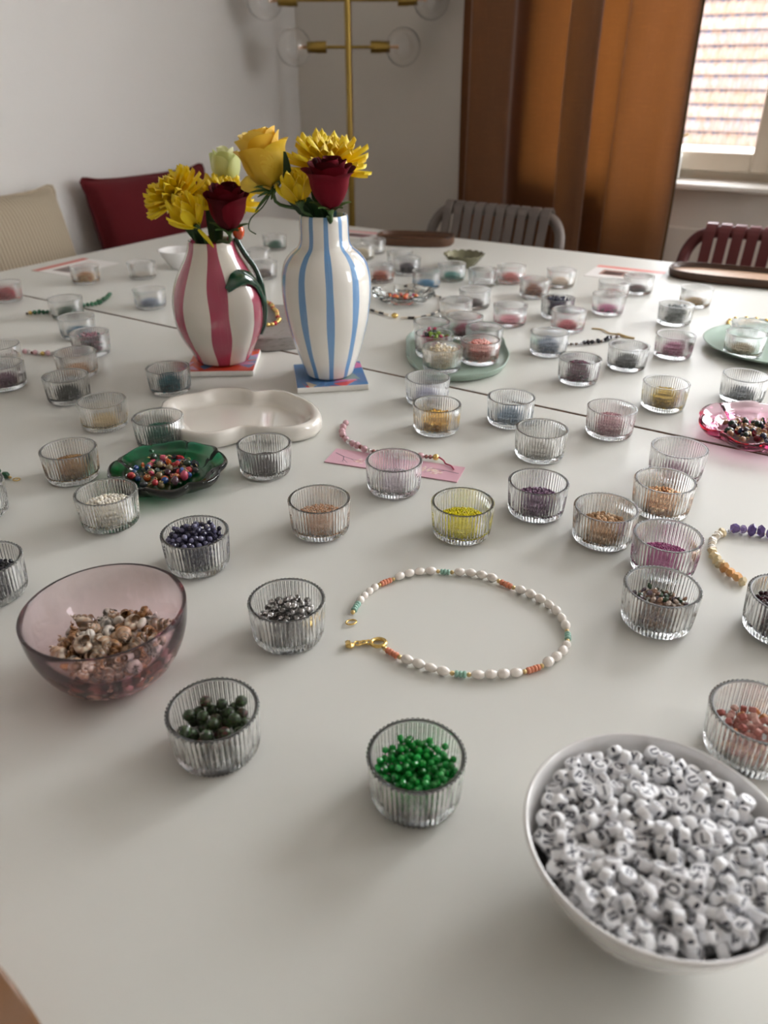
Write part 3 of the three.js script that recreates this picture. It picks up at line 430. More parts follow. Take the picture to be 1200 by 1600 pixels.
// ───────────────────────────── dishes, trays, plates ─────────────────────────────
const tinted = (r, g, b, d, rough = 0.02) => new THREE.MeshPhysicalMaterial({ color: 0xffffff, roughness: rough, transmission: 1, thickness: 0.004, ior: 1.5, attenuationColor: new THREE.Color().setRGB(r, g, b), attenuationDistance: d });
function flowerDish(Rr, petals, mat, name, label, x, z, turn) {
  const k = Rr / 0.062;
  const p = [[0, 0.0012], [0.034, 0.0012], [0.037, 0], [0.04, 0.0006], [0.047, 0.0035], [0.056, 0.008], [0.0605, 0.0115], [0.062, 0.0138], [0.0613, 0.0152], [0.0595, 0.0155], [0.0565, 0.0148], [0.0525, 0.0122], [0.049, 0.0105], [0.0465, 0.0112], [0.0445, 0.0102], [0.0415, 0.0072], [0.038, 0.0056], [0.034, 0.0052], [0.0325, 0.0058], [0.031, 0.0052], [0.015, 0.005], [0, 0.005]].map(([r, y]) => [r * k, y > 0.006 ? 0.006 + (y - 0.006) * 1.45 : y]);
  const g = rev(p, petals * 20, (th, i, [r, y]) => {
    const s = Math.abs(Math.sin((th * petals) / 2)), e = i < 4 || i > 14 ? 0 : i > 11 ? 0.5 : 1, lobes = 1 + e * (0.1 * Math.pow(s, 0.55) - 0.07);
    const spiral = i >= 5 && i <= 13 ? 0.0016 * Math.sin(th * petals + 0.9) : 0;
    return [r * lobes, y + spiral * e];
  });
  const m = single(name, g, mat, label, 'dish'); m.position.set(x, T + 0.0003, z); m.rotation.y = turn; return m;
}
flowerDish(0.0615, 8, tinted(0.03, 0.4, 0.22, 0.0045), 'flower_dish', 'dark green glass dish with petal shaped rim, full of charms', -0.5945, -0.5015, 0.4);
flowerDish(0.071, 8, tinted(0.97, 0.5, 0.68, 0.014), 'flower_dish', 'pink glass dish with petal shaped rim on the seam at right', -0.0765, -0.9625, 0.2);
flowerDish(0.0595, 8, tinted(0.93, 0.97, 0.97, 0.03), 'flower_dish', 'clear glass dish with petal shaped rim inside a strung necklace', -0.771, -1.281, 0.1);

function outline(points, cx, cz) {                        // outline given as points about a centre -> radius at any angle (angle from +z towards +x)
  const a = points.map(([x, z]) => [Math.atan2(x - cx, z - cz), Math.hypot(x - cx, z - cz)]).sort((p, q) => p[0] - q[0]), n = a.length;
  return (th) => {
    let t = th; while (t > Math.PI) t -= 2 * Math.PI; while (t < -Math.PI) t += 2 * Math.PI;
    let i = a.findIndex((p) => p[0] > t); if (i < 0) i = 0;
    const A = (k) => { const w = ((k % n) + n) % n, turns = Math.floor(k / n); return [a[w][0] + turns * 2 * Math.PI, a[w][1]]; };
    if (i === 0 && t > a[n - 1][0]) t -= 2 * Math.PI;
    const [p0, p1, p2, p3] = [A(i - 2), A(i - 1), A(i), A(i + 1)], u = (t - p1[0]) / (p2[0] - p1[0]);
    const m1 = (p2[1] - p0[1]) / (p2[0] - p0[0]) * (p2[0] - p1[0]), m2 = (p3[1] - p1[1]) / (p3[0] - p1[0]) * (p2[0] - p1[0]);
    return (2 * u ** 3 - 3 * u ** 2 + 1) * p1[1] + (u ** 3 - 2 * u ** 2 + u) * m1 + (-2 * u ** 3 + 3 * u ** 2) * p2[1] + (u ** 3 - u ** 2) * m2;
  };
}
const vessel = (profile, n, rho) => rev(profile, n, (th, i, [r, y]) => { const [k, d] = Array.isArray(r) ? r : [r, 0]; return [Math.max(0, rho(th) * k + d), y]; });
{ // cloud tray
  const c = [-0.637, -0.657], rho = outline([[-0.727, -0.6146], [-0.738, -0.6384], [-0.722, -0.676], [-0.7164, -0.695], [-0.6766, -0.7207], [-0.6581, -0.7185], [-0.6369, -0.738], [-0.6009, -0.738], [-0.5497, -0.7141], [-0.5292, -0.6865], [-0.5348, -0.6559], [-0.5581, -0.6367], [-0.5927, -0.6193], [-0.6107, -0.5841], [-0.6386, -0.5708], [-0.6867, -0.5919]], ...c);
  const prof = [[0, 0.001], [0.6, 0.001], [0.93, 0], [0.98, 0.002], [1, 0.008], [1, 0.0145], [0.985, 0.019], [0.95, 0.0212], [0.905, 0.0205], [0.86, 0.017], [0.82, 0.0108], [0.78, 0.0066], [0.72, 0.005], [0.4, 0.0048], [0, 0.0048]];
  const m = single('cloud_tray', vessel(prof, 160, rho), std('#e4ded4', 0.14, { clearcoat: 1, clearcoatRoughness: 0.08 }), 'glossy off white ceramic tray with wavy cloud outline, empty', 'tray'); m.position.set(c[0], T + 0.0003, c[1]);
}
{ // sage tray
  const c = [-0.535, -1.035], rho = outline([[-0.632, -1.092], [-0.604, -1.014], [-0.557, -0.952], [-0.51, -0.919], [-0.458, -0.942], [-0.434, -0.985], [-0.441, -1.04], [-0.47, -1.095], [-0.505, -1.145], [-0.56, -1.175], [-0.612, -1.148]], ...c);
  const prof = [[0, 0.0008], [0.8, 0.0008], [0.9, 0], [0.95, 0.002], [0.99, 0.0085], [1, 0.0125], [0.993, 0.0132], [0.984, 0.0125], [0.965, 0.0085], [0.925, 0.005], [0.88, 0.0042], [0.4, 0.0042], [0, 0.0042]];
  const m = single('sage_tray', vessel(prof, 120, rho), std('#9fb3a4', 0.38), 'matt sage green tray with rounded corners carrying six tumblers', 'tray'); m.position.set(c[0], T + 0.0003, c[1]);
}
{ // round plate
  const prof = [[0, 0.0008], [0.06, 0.0008], [0.068, 0], [0.08, 0.002], [0.1, 0.0075], [0.1085, 0.0118], [0.11, 0.0132], [0.1085, 0.0137], [0.106, 0.0125], [0.096, 0.0082], [0.08, 0.005], [0.068, 0.0042], [0.03, 0.0042], [0, 0.0042]];
  const m = single('round_plate', rev(prof, 96), std('#a3b8aa', 0.3), 'pale green round plate with two tumblers at the right edge', 'plate'); m.position.set(-0.113, T + 0.0003, -1.332);
}
const woodTex = (a, b) => canvas(512, 128, (c, w, h) => { c.fillStyle = a; c.fillRect(0, 0, w, h); reseed(12); for (let i = 0; i < 260; i++) { c.strokeStyle = b; c.globalAlpha = rr(0.05, 0.3); c.lineWidth = rr(0.5, 2.5); const y = rnd() * h; c.beginPath(); c.moveTo(0, y); c.bezierCurveTo(w * 0.3, y + rr(-6, 6), w * 0.6, y + rr(-6, 6), w, y + rr(-3, 3)); c.stroke(); } });
function ovalTray(x, z, L, W2, H, turn, mRim, mIn, label) {
  const t = thing('wooden_tray', label, 'tray', [x, T + 0.0003, z], turn), rho = (th) => { const c = Math.abs(Math.sin(th)) / (L / 2), s = Math.abs(Math.cos(th)) / (W2 / 2); return Math.pow(c ** 3.2 + s ** 3.2, -1 / 3.2); };
  part('rim', vessel([[0, 0.0005], [0.95, 0], [0.985, 0.003], [1, H - 0.002], [0.995, H], [0.975, H], [0.965, H - 0.002], [0.955, 0.006], [0, 0.006]], 96, rho), mRim, t);
  part('tray_floor', vessel([[0, 0.006], [0.953, 0.006], [0.953, 0.0075], [0, 0.0075]], 96, rho), mIn, t);
}
const walnut = std('#ffffff', 0.4, { map: woodTex('#6a4429', '#2c180c') });
ovalTray(-1.045, -1.795, 0.2, 0.11, 0.021, 0.35, walnut, walnut, 'dark walnut oval tray at the far edge before the grey chair');
ovalTray(-0.255, -1.805, 0.29, 0.125, 0.018, 0.1, std('#ffffff', 0.4, { map: woodTex('#52341f', '#26140a') }), std('#ffffff', 0.42, { map: woodTex('#c9a78c', '#a07c60') }), 'long oval walnut tray with pale inside before the red chair');
{ // ribbed olive bowl
  const prof = [[0, 0.001], [0.018, 0], [0.021, 0.001], [0.03, 0.01], [0.039, 0.02], [0.0455, 0.0285], [0.0462, 0.0295], [0.0448, 0.03], [0.0432, 0.0285], [0.036, 0.0195], [0.027, 0.0105], [0.017, 0.0045], [0, 0.004]];
  const g = rev(prof, 16 * 8, (th, i, [r, y]) => { const e = i > 1 && i < 12 ? (r / 0.046) : 0; return [r * (1 + 0.055 * e * (Math.abs(Math.sin(th * 8)) - 0.6)), y + 0.0025 * e * (Math.abs(Math.sin(th * 8)) - 0.6)]; });
  const m = single('ribbed_bowl', g, std('#77745c', 0.22, { metalness: 0.5 }), 'small ribbed olive bowl with scalloped rim, holding dark charms', 'bowl'); m.position.set(-0.808, T + 0.0003, -1.605);
  reseed(66); const cols = ['#2c2a2c', '#5a4030', '#7d6a58', '#38343c'].map((h) => std(h, 0.25));
  pack(16, 0.0042, (y) => 0.016 + 0.9 * (y - 0.004), { y0: 0.005, mound: 0.1, ymax: 0.02 }).forEach((p) => { const s = single('dark_bead', roundGeo, pick(cols), 'dark bead in the ribbed olive bowl', 'bead', 'dark beads in the olive bowl'); s.position.set(-0.808 + p[0], T + p[1], -1.605 + p[2]); s.scale.setScalar(0.004); });
}
{ // white bowl behind the red vase
  const prof = [[0, 0.0008], [0.018, 0], [0.02, 0.001], [0.028, 0.013], [0.038, 0.028], [0.0435, 0.0385], [0.0438, 0.0395], [0.0428, 0.0398], [0.0415, 0.0385], [0.036, 0.028], [0.0255, 0.0125], [0.016, 0.0045], [0, 0.004]];
  const m = single('white_bowl', rev(prof, 64), mPorc, 'small white conical bowl half hidden behind the red vase', 'bowl'); m.position.set(-1.352, T + 0.0003, -1.262);
}
{ // round stone slab with the gold bracelet
  const tx = canvas(256, 256, (c, w, h) => { c.fillStyle = '#8d8783'; c.fillRect(0, 0, w, h); reseed(8); for (let i = 0; i < 3000; i++) { c.fillStyle = pick(['rgba(60,56,54,.25)', 'rgba(170,164,160,.25)', 'rgba(110,100,96,.3)', 'rgba(190,170,166,.2)']); c.fillRect(rnd() * w, rnd() * h, rr(1, 4), rr(1, 4)); } });
  const prof = [[0, 0], [0.097, 0], [0.1, 0.002], [0.1, 0.021], [0.098, 0.0235], [0.08, 0.0236], [0, 0.0236]];
  const m = single('stone_slab', rev(prof, 80), std('#ffffff', 0.85, { map: tx }), 'round grey stone slab behind the vases with gold jewellery', 'slab'); m.position.set(-0.853, T + 0.0003, -0.977);
}

// ───────────────────────────── strung jewellery ─────────────────────────────
const pearlGeo = rev([[0, -1], [0.25, -0.97], [0.55, -0.84], [0.82, -0.55], [0.97, -0.2], [1, 0.05], [0.96, 0.3], [0.84, 0.58], [0.58, 0.85], [0.28, 0.98], [0, 1]], 18);
const ringedGeo = rev([[0, -1], [0.25, -0.97], [0.6, -0.82], [0.85, -0.5], [0.88, -0.3], [0.98, -0.15], [1, 0.1], [0.9, 0.22], [0.95, 0.35], [0.84, 0.6], [0.58, 0.85], [0.28, 0.98], [0, 1]], 18);
const discGeo = rev([[0, -1], [0.6, -1], [0.9, -0.75], [1, -0.3], [1, 0.3], [0.9, 0.75], [0.6, 1], [0, 1]], 14);
const pipeGeo = rev([[0, -1], [0.85, -1], [1, -0.92], [1, 0.92], [0.85, 1], [0, 1]], 12);
const mPearl = std('#f3ebe2', 0.22, { clearcoat: 0.8, clearcoatRoughness: 0.12, sheen: 0.4, sheenColor: rgb('#f4d8dc'), sheenRoughness: 0.4 });
const mGold = std('#e6c67c', 0.25, { metalness: 1 }), mGold2 = std('#d8be8a', 0.35, { metalness: 1 });
const glassy = (h, t = 0.4) => std(h, 0.12, { transmission: t, thickness: 0.003, ior: 1.5 });
const mCoral = glassy('#f09a78', 0.15), mAqua = glassy('#a4d0be', 0.2), mRoseQ = glassy('#eec3cb', 0.35), mClear = glassy('#f4eef0', 0.6), mCop = std('#9c6a66', 0.25, { metalness: 0.8 });
// kinds: name, geometry, material, radius, half length along the string
const K = {
  P: ['pearl', pearlGeo, mPearl, 0.0037, 0.0048], R: ['pearl', ringedGeo, mPearl, 0.0038, 0.0046], p: ['pearl', pearlGeo, mPearl, 0.0034, 0.0036], g: ['gold_bead', roundGeo, mGold2, 0.0019, 0.0018],
  c: ['coral_bead', discGeo, mCoral, 0.0026, 0.0014], a: ['aqua_bead', discGeo, mAqua, 0.0026, 0.0014], q: ['rose_bead', roundGeo, mRoseQ, 0.0042, 0.0042], w: ['clear_bead', facetGeo, mClear, 0.0034, 0.003], m: ['copper_bead', facetGeo, mCop, 0.0026, 0.0022], G: ['gold_bead', roundGeo, mGold, 0.0038, 0.0036],
  e: ['green_bead', facetGeo, glassy('#3f7a58', 0.3), 0.0042, 0.0036], E: ['green_bead', chipGeo, std('#2c5a40', 0.25), 0.0044, 0.0038], k: ['dark_bead', pipeGeo, std('#2b2623', 0.3), 0.0024, 0.0056], l: ['white_tube_bead', pipeGeo, std('#e6dccb', 0.35), 0.0021, 0.006], b: ['black_bead', chipGeo, std('#22202c', 0.25), 0.004, 0.0034], v: ['silver_bead', roundGeo, std('#c8c8cc', 0.25, { metalness: 0.9 }), 0.0022, 0.002],
  s: ['shell_bead', chipGeo, std('#e6d2a6', 0.35), 0.0042, 0.0036], S: ['shell_bead', chipGeo, std('#efe4d2', 0.3), 0.0038, 0.0028], o: ['shell_bead', chipGeo, std('#e2ac6e', 0.35), 0.0046, 0.0042], n: ['white_bead', discGeo, std('#f2eee8', 0.3), 0.0034, 0.0015], x: ['amethyst_chip', chipGeo, glassy('#7d68a8', 0.35), 0.0052, 0.0046], X: ['amethyst_chip', chipGeo, glassy('#a996c8', 0.45), 0.0048, 0.004], r: ['red_bead', roundGeo, std('#b8323a', 0.25), 0.0036, 0.0034], t: ['brown_bead', roundGeo, std('#5c4632', 0.3), 0.0024, 0.0022],
};
function strand(name, label, category, pts, seq, opt = {}) {
  const c = new THREE.CatmullRomCurve3(pts.map(([x, z, y = 0.003]) => V(x, T + y, z)), false, 'centripetal'), L = c.getLength(), o = thing(name, label, category, pts[0].length ? [0, 0, 0] : 0);
  const origin = c.getPointAt(0.5).setY(T); o.position.copy(origin);
  let need = 0; for (const ch of seq) need += 2 * K[ch][4];
  { const mid = seq.slice(Math.floor(seq.length / 4), Math.ceil(seq.length * 0.7)), at = Math.floor(seq.length / 4); let more = ''; for (let i = 0; need * 1.06 < L; i++) { const ch = mid[i % mid.length]; more += ch; need += 2 * K[ch][4]; } seq = seq.slice(0, at) + more + seq.slice(at); }
  const f = L / need; let s = 0;
  const th = new THREE.TubeGeometry(c, 80, 0.0005, 5); th.translate(-origin.x, -origin.y, -origin.z); part('thread', th, opt.thread ?? mGold2, o);
  for (const ch of seq) {
    const [nm, g, m, r, h] = K[ch], u = Math.min(0.9999, (s + h * f) / L), p = c.getPointAt(u).sub(origin), t = c.getTangentAt(u); s += 2 * h * f;
    const b = part(nm, g, m, o), k = rr(0.93, 1.06); b.position.set(p.x, Math.max(p.y, r * k + 0.0002), p.z); b.quaternion.copy(qUp(t)).multiply(q_.setFromAxisAngle(V(0, 1, 0), rnd() * 6.28)); b.scale.set(r * k, h * f * (g === chipGeo ? 1.4 : 1), r * k); 
  }
  return { o, origin, c };
}
reseed(300);
const ringGeo = (R0, r0) => new THREE.TorusGeometry(R0, r0, 10, 28);
{
  const pts = [[-0.2919, -0.4096], [-0.2955, -0.4247], [-0.2966, -0.4401], [-0.2949, -0.4548], [-0.2885, -0.4706], [-0.2807, -0.4848], [-0.2676, -0.497], [-0.2513, -0.5054], [-0.2364, -0.5128], [-0.2182, -0.5158], [-0.1942, -0.5129], [-0.1778, -0.5109], [-0.1612, -0.5062], [-0.1457, -0.4947], [-0.1328, -0.4751], [-0.1295, -0.4577], [-0.1337, -0.4391], [-0.1419, -0.4242], [-0.151, -0.4134], [-0.1655, -0.4024], [-0.179, -0.3944], [-0.1961, -0.3876], [-0.2148, -0.3849], [-0.2312, -0.3845], [-0.2478, -0.3871]];
  const { o, origin } = strand('pearl_necklace', 'open pearl necklace with coral, aqua and gold beads', 'necklace', pts, 'gaaaappppgccccgPPPPgaaagPPPPgccccgPPPPPPPgaaagpPRRgccccgPRRPgaaagPPPPgccccg');
  const add = (nm, g, x, z, y, rot) => { const m = part(nm, g, mGold, o); m.position.set(x - origin.x, y, z - origin.z); m.rotation.set(...rot); return m; };
  add('end_ring', ringGeo(0.0042, 0.0007), -0.2872, -0.4015, 0.0015, [1.45, 0.2, 0]);
  add('clasp_ring', ringGeo(0.0056, 0.0016), -0.2542, -0.3905, 0.0026, [1.45, 0.1, 0.2]);
  for (const [x, z, r2] of [[-0.2612, -0.3878, 0.2], [-0.2648, -0.3852, 0.9], [-0.2676, -0.3822, 0.3]]) add('chain_link', ringGeo(0.0029, 0.0008), x, z, 0.0018, [1.4, r2 * 0.3, r2]);
  const leafy = rev([[0, -0.0042], [0.0022, -0.0034], [0.0036, -0.0012], [0.0034, 0.001], [0.0018, 0.003], [0.0022, 0.0052], [0, 0.0044]], 20, (th, i, [r, y]) => [r * (1 + 0.18 * Math.cos(th * 6)), y]); leafy.scale(1, 1, 0.55);
  add('pineapple_charm', leafy, -0.2712, -0.3762, 0.0028, [1.4, 0, 2.2]);
}
strand('shell_bracelet', 'bracelet of cream shells and purple amethyst chips at the right edge', 'bracelet', [[-0.0298, -0.6229], [-0.0384, -0.63], [-0.0475, -0.6359], [-0.0566, -0.6458], [-0.0635, -0.6576], [-0.0682, -0.674], [-0.0682, -0.6901], [-0.063, -0.7043], [-0.0544, -0.714], [-0.0464, -0.7176], [-0.038, -0.7188], [-0.0297, -0.722], [-0.012, -0.722], [0.006, -0.71]], 'sooossssSnSnSnSnSsvvxXxxXxxXx');
strand('pink_strand', 'rose quartz bead strand lying across the pink card', 'bracelet', [[-0.5218, -0.7338], [-0.5112, -0.7075], [-0.4995, -0.6923], [-0.4818, -0.6816, 0.004], [-0.4664, -0.6765, 0.005], [-0.4501, -0.6723, 0.005], [-0.4236, -0.6789, 0.005], [-0.4041, -0.6892, 0.005], [-0.3846, -0.6935, 0.005], [-0.3715, -0.6999, 0.005]], 'vqmqmqqmqwmmqmqwqwqmmG');
single('red_cord', tube([V(-0.3715, T + 0.005, -0.6999), V(-0.364, T + 0.004, -0.697), V(-0.3598, T + 0.003, -0.6936), V(-0.352, T + 0.0028, -0.692), V(-0.3451, T + 0.0026, -0.6858)], 0.0009, 24, 6), std('#b01f4c', 0.6), 'short crimson cord at the end of the rose strand', 'cord');
strand('green_bracelet', 'bracelet of green stone chips passing behind the mossy tumbler', 'bracelet', [[-1.3036, -0.8292], [-1.287, -0.846], [-1.27, -0.858], [-1.266, -0.885], [-1.262, -0.91], [-1.2488, -0.9426], [-1.2637, -0.9779], [-1.284, -1.0061]], 'tGeEeEEeEeEeeEevEeveEeE');
strand('rose_strand', 'short pale pink bead strand at left beside peach beads', 'bracelet', [[-1.113, -0.6874], [-1.0974, -0.6934], [-1.0791, -0.6975], [-1.0647, -0.7066], [-1.0457, -0.7094], [-1.022, -0.705], [-0.994, -0.692]], 'qwmqwGqwmqwGqqw');
{
  const { o, origin } = strand('green_end_strand', 'end of a bracelet with dark bead and gold loop, left edge', 'bracelet', [[-0.8, -0.412], [-0.775, -0.4095], [-0.7599, -0.409], [-0.7516, -0.4088], [-0.7425, -0.4108]], 'nEgnEgnEg');
  const m = part('end_ring', ringGeo(0.0036, 0.0006), mGold, o); m.position.set(-0.7372 - origin.x, 0.0012, -0.413 - origin.z); m.rotation.set(1.5, 0, 0);
}
strand('black_bracelet', 'thin bracelet of black and silver beads between two tumblers', 'bracelet', [[-0.4016, -1.1814], [-0.3862, -1.195], [-0.371, -1.2126], [-0.3568, -1.2337], [-0.3524, -1.253], [-0.3429, -1.2672]], 'vtvtvbbbvbtvbbbvvtv');
{
  const { o, origin } = strand('tube_bead_necklace', 'necklace of white and dark tube beads around the clear dish', 'necklace', [[-0.7095, -1.171], [-0.6833, -1.1891], [-0.6735, -1.25], [-0.699, -1.305], [-0.7186, -1.334], [-0.7862, -1.3503], [-0.8164, -1.3557], [-0.8456, -1.354], [-0.871, -1.32], [-0.868, -1.25], [-0.8312, -1.209], [-0.7912, -1.1892], [-0.7566, -1.1779], [-0.7368, -1.1745]], 'lklklklklklklklklklklklklklklklklklklklklklkl');
  const m = part('gold_clasp', roundGeo, mGold, o); m.position.set(-0.7235 - origin.x, 0.0045, -1.1725 - origin.z); m.scale.set(0.0065, 0.0045, 0.0055);
}
strand('gold_bracelet', 'gold bracelet with small red beads lying on the stone slab', 'bracelet', [[-0.925, -1.058, 0.0268], [-0.9, -1.045, 0.0268], [-0.885, -1.03, 0.0268], [-0.866, -1.016, 0.0268], [-0.848, -0.996, 0.0268], [-0.83, -0.978, 0.0268], [-0.824, -0.952, 0.0268], [-0.842, -0.935, 0.0268]], 'GGrGGGrGGGrrGGGrGGGG');
strand('gold_chain', 'fine gold and brown bead strand behind the round plate', 'bracelet', [[-0.2041, -1.43], [-0.2072, -1.4642], [-0.19, -1.49], [-0.16, -1.497], [-0.13, -1.485]], 'GtGttGttGttGt');
single('hair_pin', tube([V(-0.399, T + 0.0015, -1.2928), V(-0.3856, T + 0.0015, -1.2967), V(-0.3746, T + 0.0015, -1.2904), V(-0.3655, T + 0.0015, -1.283), V(-0.3513, T + 0.0015, -1.2832), V(-0.3378, T + 0.0015, -1.2747), V(-0.3203, T + 0.0015, -1.2773), V(-0.334, T + 0.0018, -1.2795), V(-0.352, T + 0.0018, -1.2875)], 0.0013, 60, 6), mGold2, 'wavy gold hair pin lying behind the black bracelet', 'hair pin');

// charms in the flower dishes: bead with a wire pin and loop
{
  const bodies = [roundGeo, facetGeo, rev([[0, -1.3], [0.5, -1.1], [0.95, -0.4], [0.95, 0.4], [0.5, 1.1], [0, 1.3]], 14), chipGeo];
  const loop = mergeGeometries([ringGeo(0.0018, 0.00035).translate(0, 0.0058, 0), cyl(0.0003, 0.0003, 0.0016, 8).toNonIndexed ? cyl(0.0003, 0.0003, 0.0022, 8).translate(0, 0.0034, 0) : null]);
  const set = (dish, cx, cz, n, palette, group, ox, oz, Rr) => {
    const mats = palette.map(([h, nm]) => [std(h, 0.14, { clearcoat: 0.6, clearcoatRoughness: 0.1 }), nm]);
    pack(n, 0.0036, () => Rr, { y0: 0.0052, mound: 0.05, tries: 6, ymax: 0.02 }).forEach((p, i) => {
      const [m, nm] = mats[Math.floor(rnd() * mats.length)], l = nm + ' bead charm with wire loop in the ' + dish + ', ' + spot(p[0], p[2], Rr), t = thing('bead_charm', l, 'charm', [cx + ox + p[0], T + p[1], cz + oz + p[2]], 0, l);
      const b = part('bead', bodies[i % 4], m, t); b.scale.setScalar(0.004 * rr(0.8, 1.15)); part('wire_loop', loop, mGold2, t); t.quaternion.copy(qUp(V(rr(-1, 1), rr(-0.15, 0.45), rr(-1, 1))));
    });
  };
  reseed(210);
  set('green dish', -0.5945, -0.5015, 56, [['#26402f', 'dark green'], ['#2d4a86', 'blue'], ['#b8323a', 'red'], ['#c9506a', 'pink'], ['#4a2436', 'plum'], ['#7d6a4a', 'olive brown'], ['#c05a26', 'orange'], ['#3a3f44', 'dark grey'], ['#22406a', 'navy']], 'charms in the green dish', -0.008, 0.0, 0.0385);
  set('pink dish', -0.0765, -0.9625, 48, [['#1d3a2c', 'dark green'], ['#7a1626', 'deep red'], ['#1c2640', 'navy'], ['#9a6a4a', 'copper brown'], ['#30161c', 'black red']], 'charms in the pink dish', -0.004, 0.0, 0.042);
  set('clear dish', -0.771, -1.281, 15, [['#2c2a3c', 'dark blue'], ['#c8402c', 'red'], ['#c02f78', 'magenta'], ['#e87a38', 'orange'], ['#e8e4e6', 'white']], 'charms in the clear dish', 0, 0, 0.036);
}

// ───────────────────────────── cards, flyers, coasters ─────────────────────────────
const slabAt = (g, x, y, z, turn, m) => { m.position.set(x, y, z); m.rotation.y = turn; return m; };
const topMap = (w, h, d, tex, side) => { const top = std('#ffffff', 0.35, { map: tex }), s = std(side, 0.4); return [s, s, top, s, s, s]; };
{
  const tx = canvas(512, 128, (c, w, h) => { c.fillStyle = '#dfb0bd'; c.fillRect(0, 0, w, h); reseed(21); c.strokeStyle = '#4a3038'; c.lineCap = 'round'; const br = (x, y, a, l, k) => { if (k < 0) return; const x2 = x + Math.cos(a) * l, y2 = y + Math.sin(a) * l; c.lineWidth = 1 + k; c.beginPath(); c.moveTo(x, y); c.lineTo(x2, y2); c.stroke(); br(x2, y2, a + rr(-0.7, 0.5), l * 0.75, k - 1); br(x2, y2, a + rr(-0.2, 0.8), l * 0.6, k - 1); }; br(14, 40, 0.5, 44, 3); br(500, 60, 3.3, 50, 3); br(250, 20, 0.4, 40, 2); for (const [x0, y0] of [[130, 80], [165, 70], [390, 62], [420, 78]]) for (let i = 0; i < 14; i++) { c.fillStyle = pick(['rgba(236,214,190,.9)', 'rgba(244,226,214,.9)', 'rgba(206,150,140,.7)']); c.beginPath(); c.ellipse(x0 + rr(-24, 24), y0 + rr(-18, 18), 8, 4, rnd() * 3, 0, 7); c.fill(); } });
  const m = single('pink_card', box(0.155, 0.0012, 0.037), topMap(0, 0, 0, tx, '#d9a6b4'), 'pink bookmark card with blossom branches under a tumbler', 'card'); slabAt(0, -0.409, T + 0.0008, -0.6635, 0, m); m.rotation.y = 0.235;
}
const flyerTex = (a, b, ph) => canvas(256, 256, (c, w, h) => { c.fillStyle = '#f4f1ee'; c.fillRect(0, 0, w, h); c.fillStyle = a; c.fillRect(0, 0, w, 46); c.fillStyle = ph; c.fillRect(40, 84, 120, 110); c.fillStyle = b; c.fillRect(52, 110, 70, 70); c.fillStyle = '#d8b4a8'; c.fillRect(180, 90, 50, 8); c.fillRect(180, 108, 42, 8); c.fillRect(180, 126, 50, 8); });
for (const [lab, x, z, turn, w, d, tx] of [
  ['paper flyer with red stripe at the left, behind honey beads', -1.558, -1.142, 1.64, 0.15, 0.12, flyerTex('#c8564a', '#4a3a3c', '#8a6a68')],
  ['paper flyer with coral stripe at right, before the curtain', -0.478, -1.735, 0.05, 0.15, 0.12, flyerTex('#ec8f86', '#4a3634', '#b08a80')],
  ['pink edged paper flyer at the far edge beside the blue vase', -1.215, -1.81, 0.1, 0.15, 0.1, flyerTex('#e0808a', '#54343c', '#8c5a62')],
]) { const m = single('paper_flyer', box(w, 0.0005, d), topMap(0, 0, 0, tx, '#f0ece8'), lab, 'flyer'); slabAt(0, x, T + 0.0005, z, turn, m); }
const coasterTex = (s, list) => canvas(256, 256, (c, w, h) => { c.fillStyle = list[0]; c.fillRect(0, 0, w, h); reseed(s); for (let i = 0; i < 15; i++) { c.fillStyle = list[1 + (i % (list.length - 1))]; c.beginPath(); const x = rnd() * w, y = rnd() * h, r = rr(40, 90); c.moveTo(x, y); for (let k = 0; k < 3; k++) c.lineTo(x + r * Math.cos(k * 1.9 + i), y + r * Math.sin(k * 1.9 + i)); c.lineTo(x - r * 0.4, y + r * 0.5); c.closePath(); c.fill(); } for (let i = 0; i < 8; i++) { c.strokeStyle = 'rgba(235,90,60,.5)'; c.lineWidth = 2; c.beginPath(); c.moveTo(w * 0.5, 150 + i * 10); c.lineTo(w, 140 + i * 12); c.stroke(); } });
const CT = 0.0085;
{
  const m = single('tile_coaster', box(0.1, CT, 0.1, 0, CT / 2, 0, 0.0015), topMap(0, 0, 0, coasterTex(3, ['#c8452f', '#5a7fa8', '#c890b0', '#d8603a', '#8a9ab0', '#e04030', '#b890c0']), '#efece6'), 'red and blue patterned tile coaster under the red vase', 'coaster'); m.position.set(-0.806, T + 0.0003, -0.816); m.rotation.y = 0.6;
  const k = single('tile_coaster', box(0.1, CT, 0.1, 0, CT / 2, 0, 0.0015), topMap(0, 0, 0, coasterTex(9, ['#4a78a8', '#c83c3a', '#3f6ca0', '#d8c2a0', '#c86a9a', '#5a86b4', '#7a9a98']), '#efece6'), 'mostly blue patterned tile coaster under the blue vase', 'coaster'); k.position.set(-0.634, T + 0.0003, -0.851); k.rotation.y = 0.72;
}

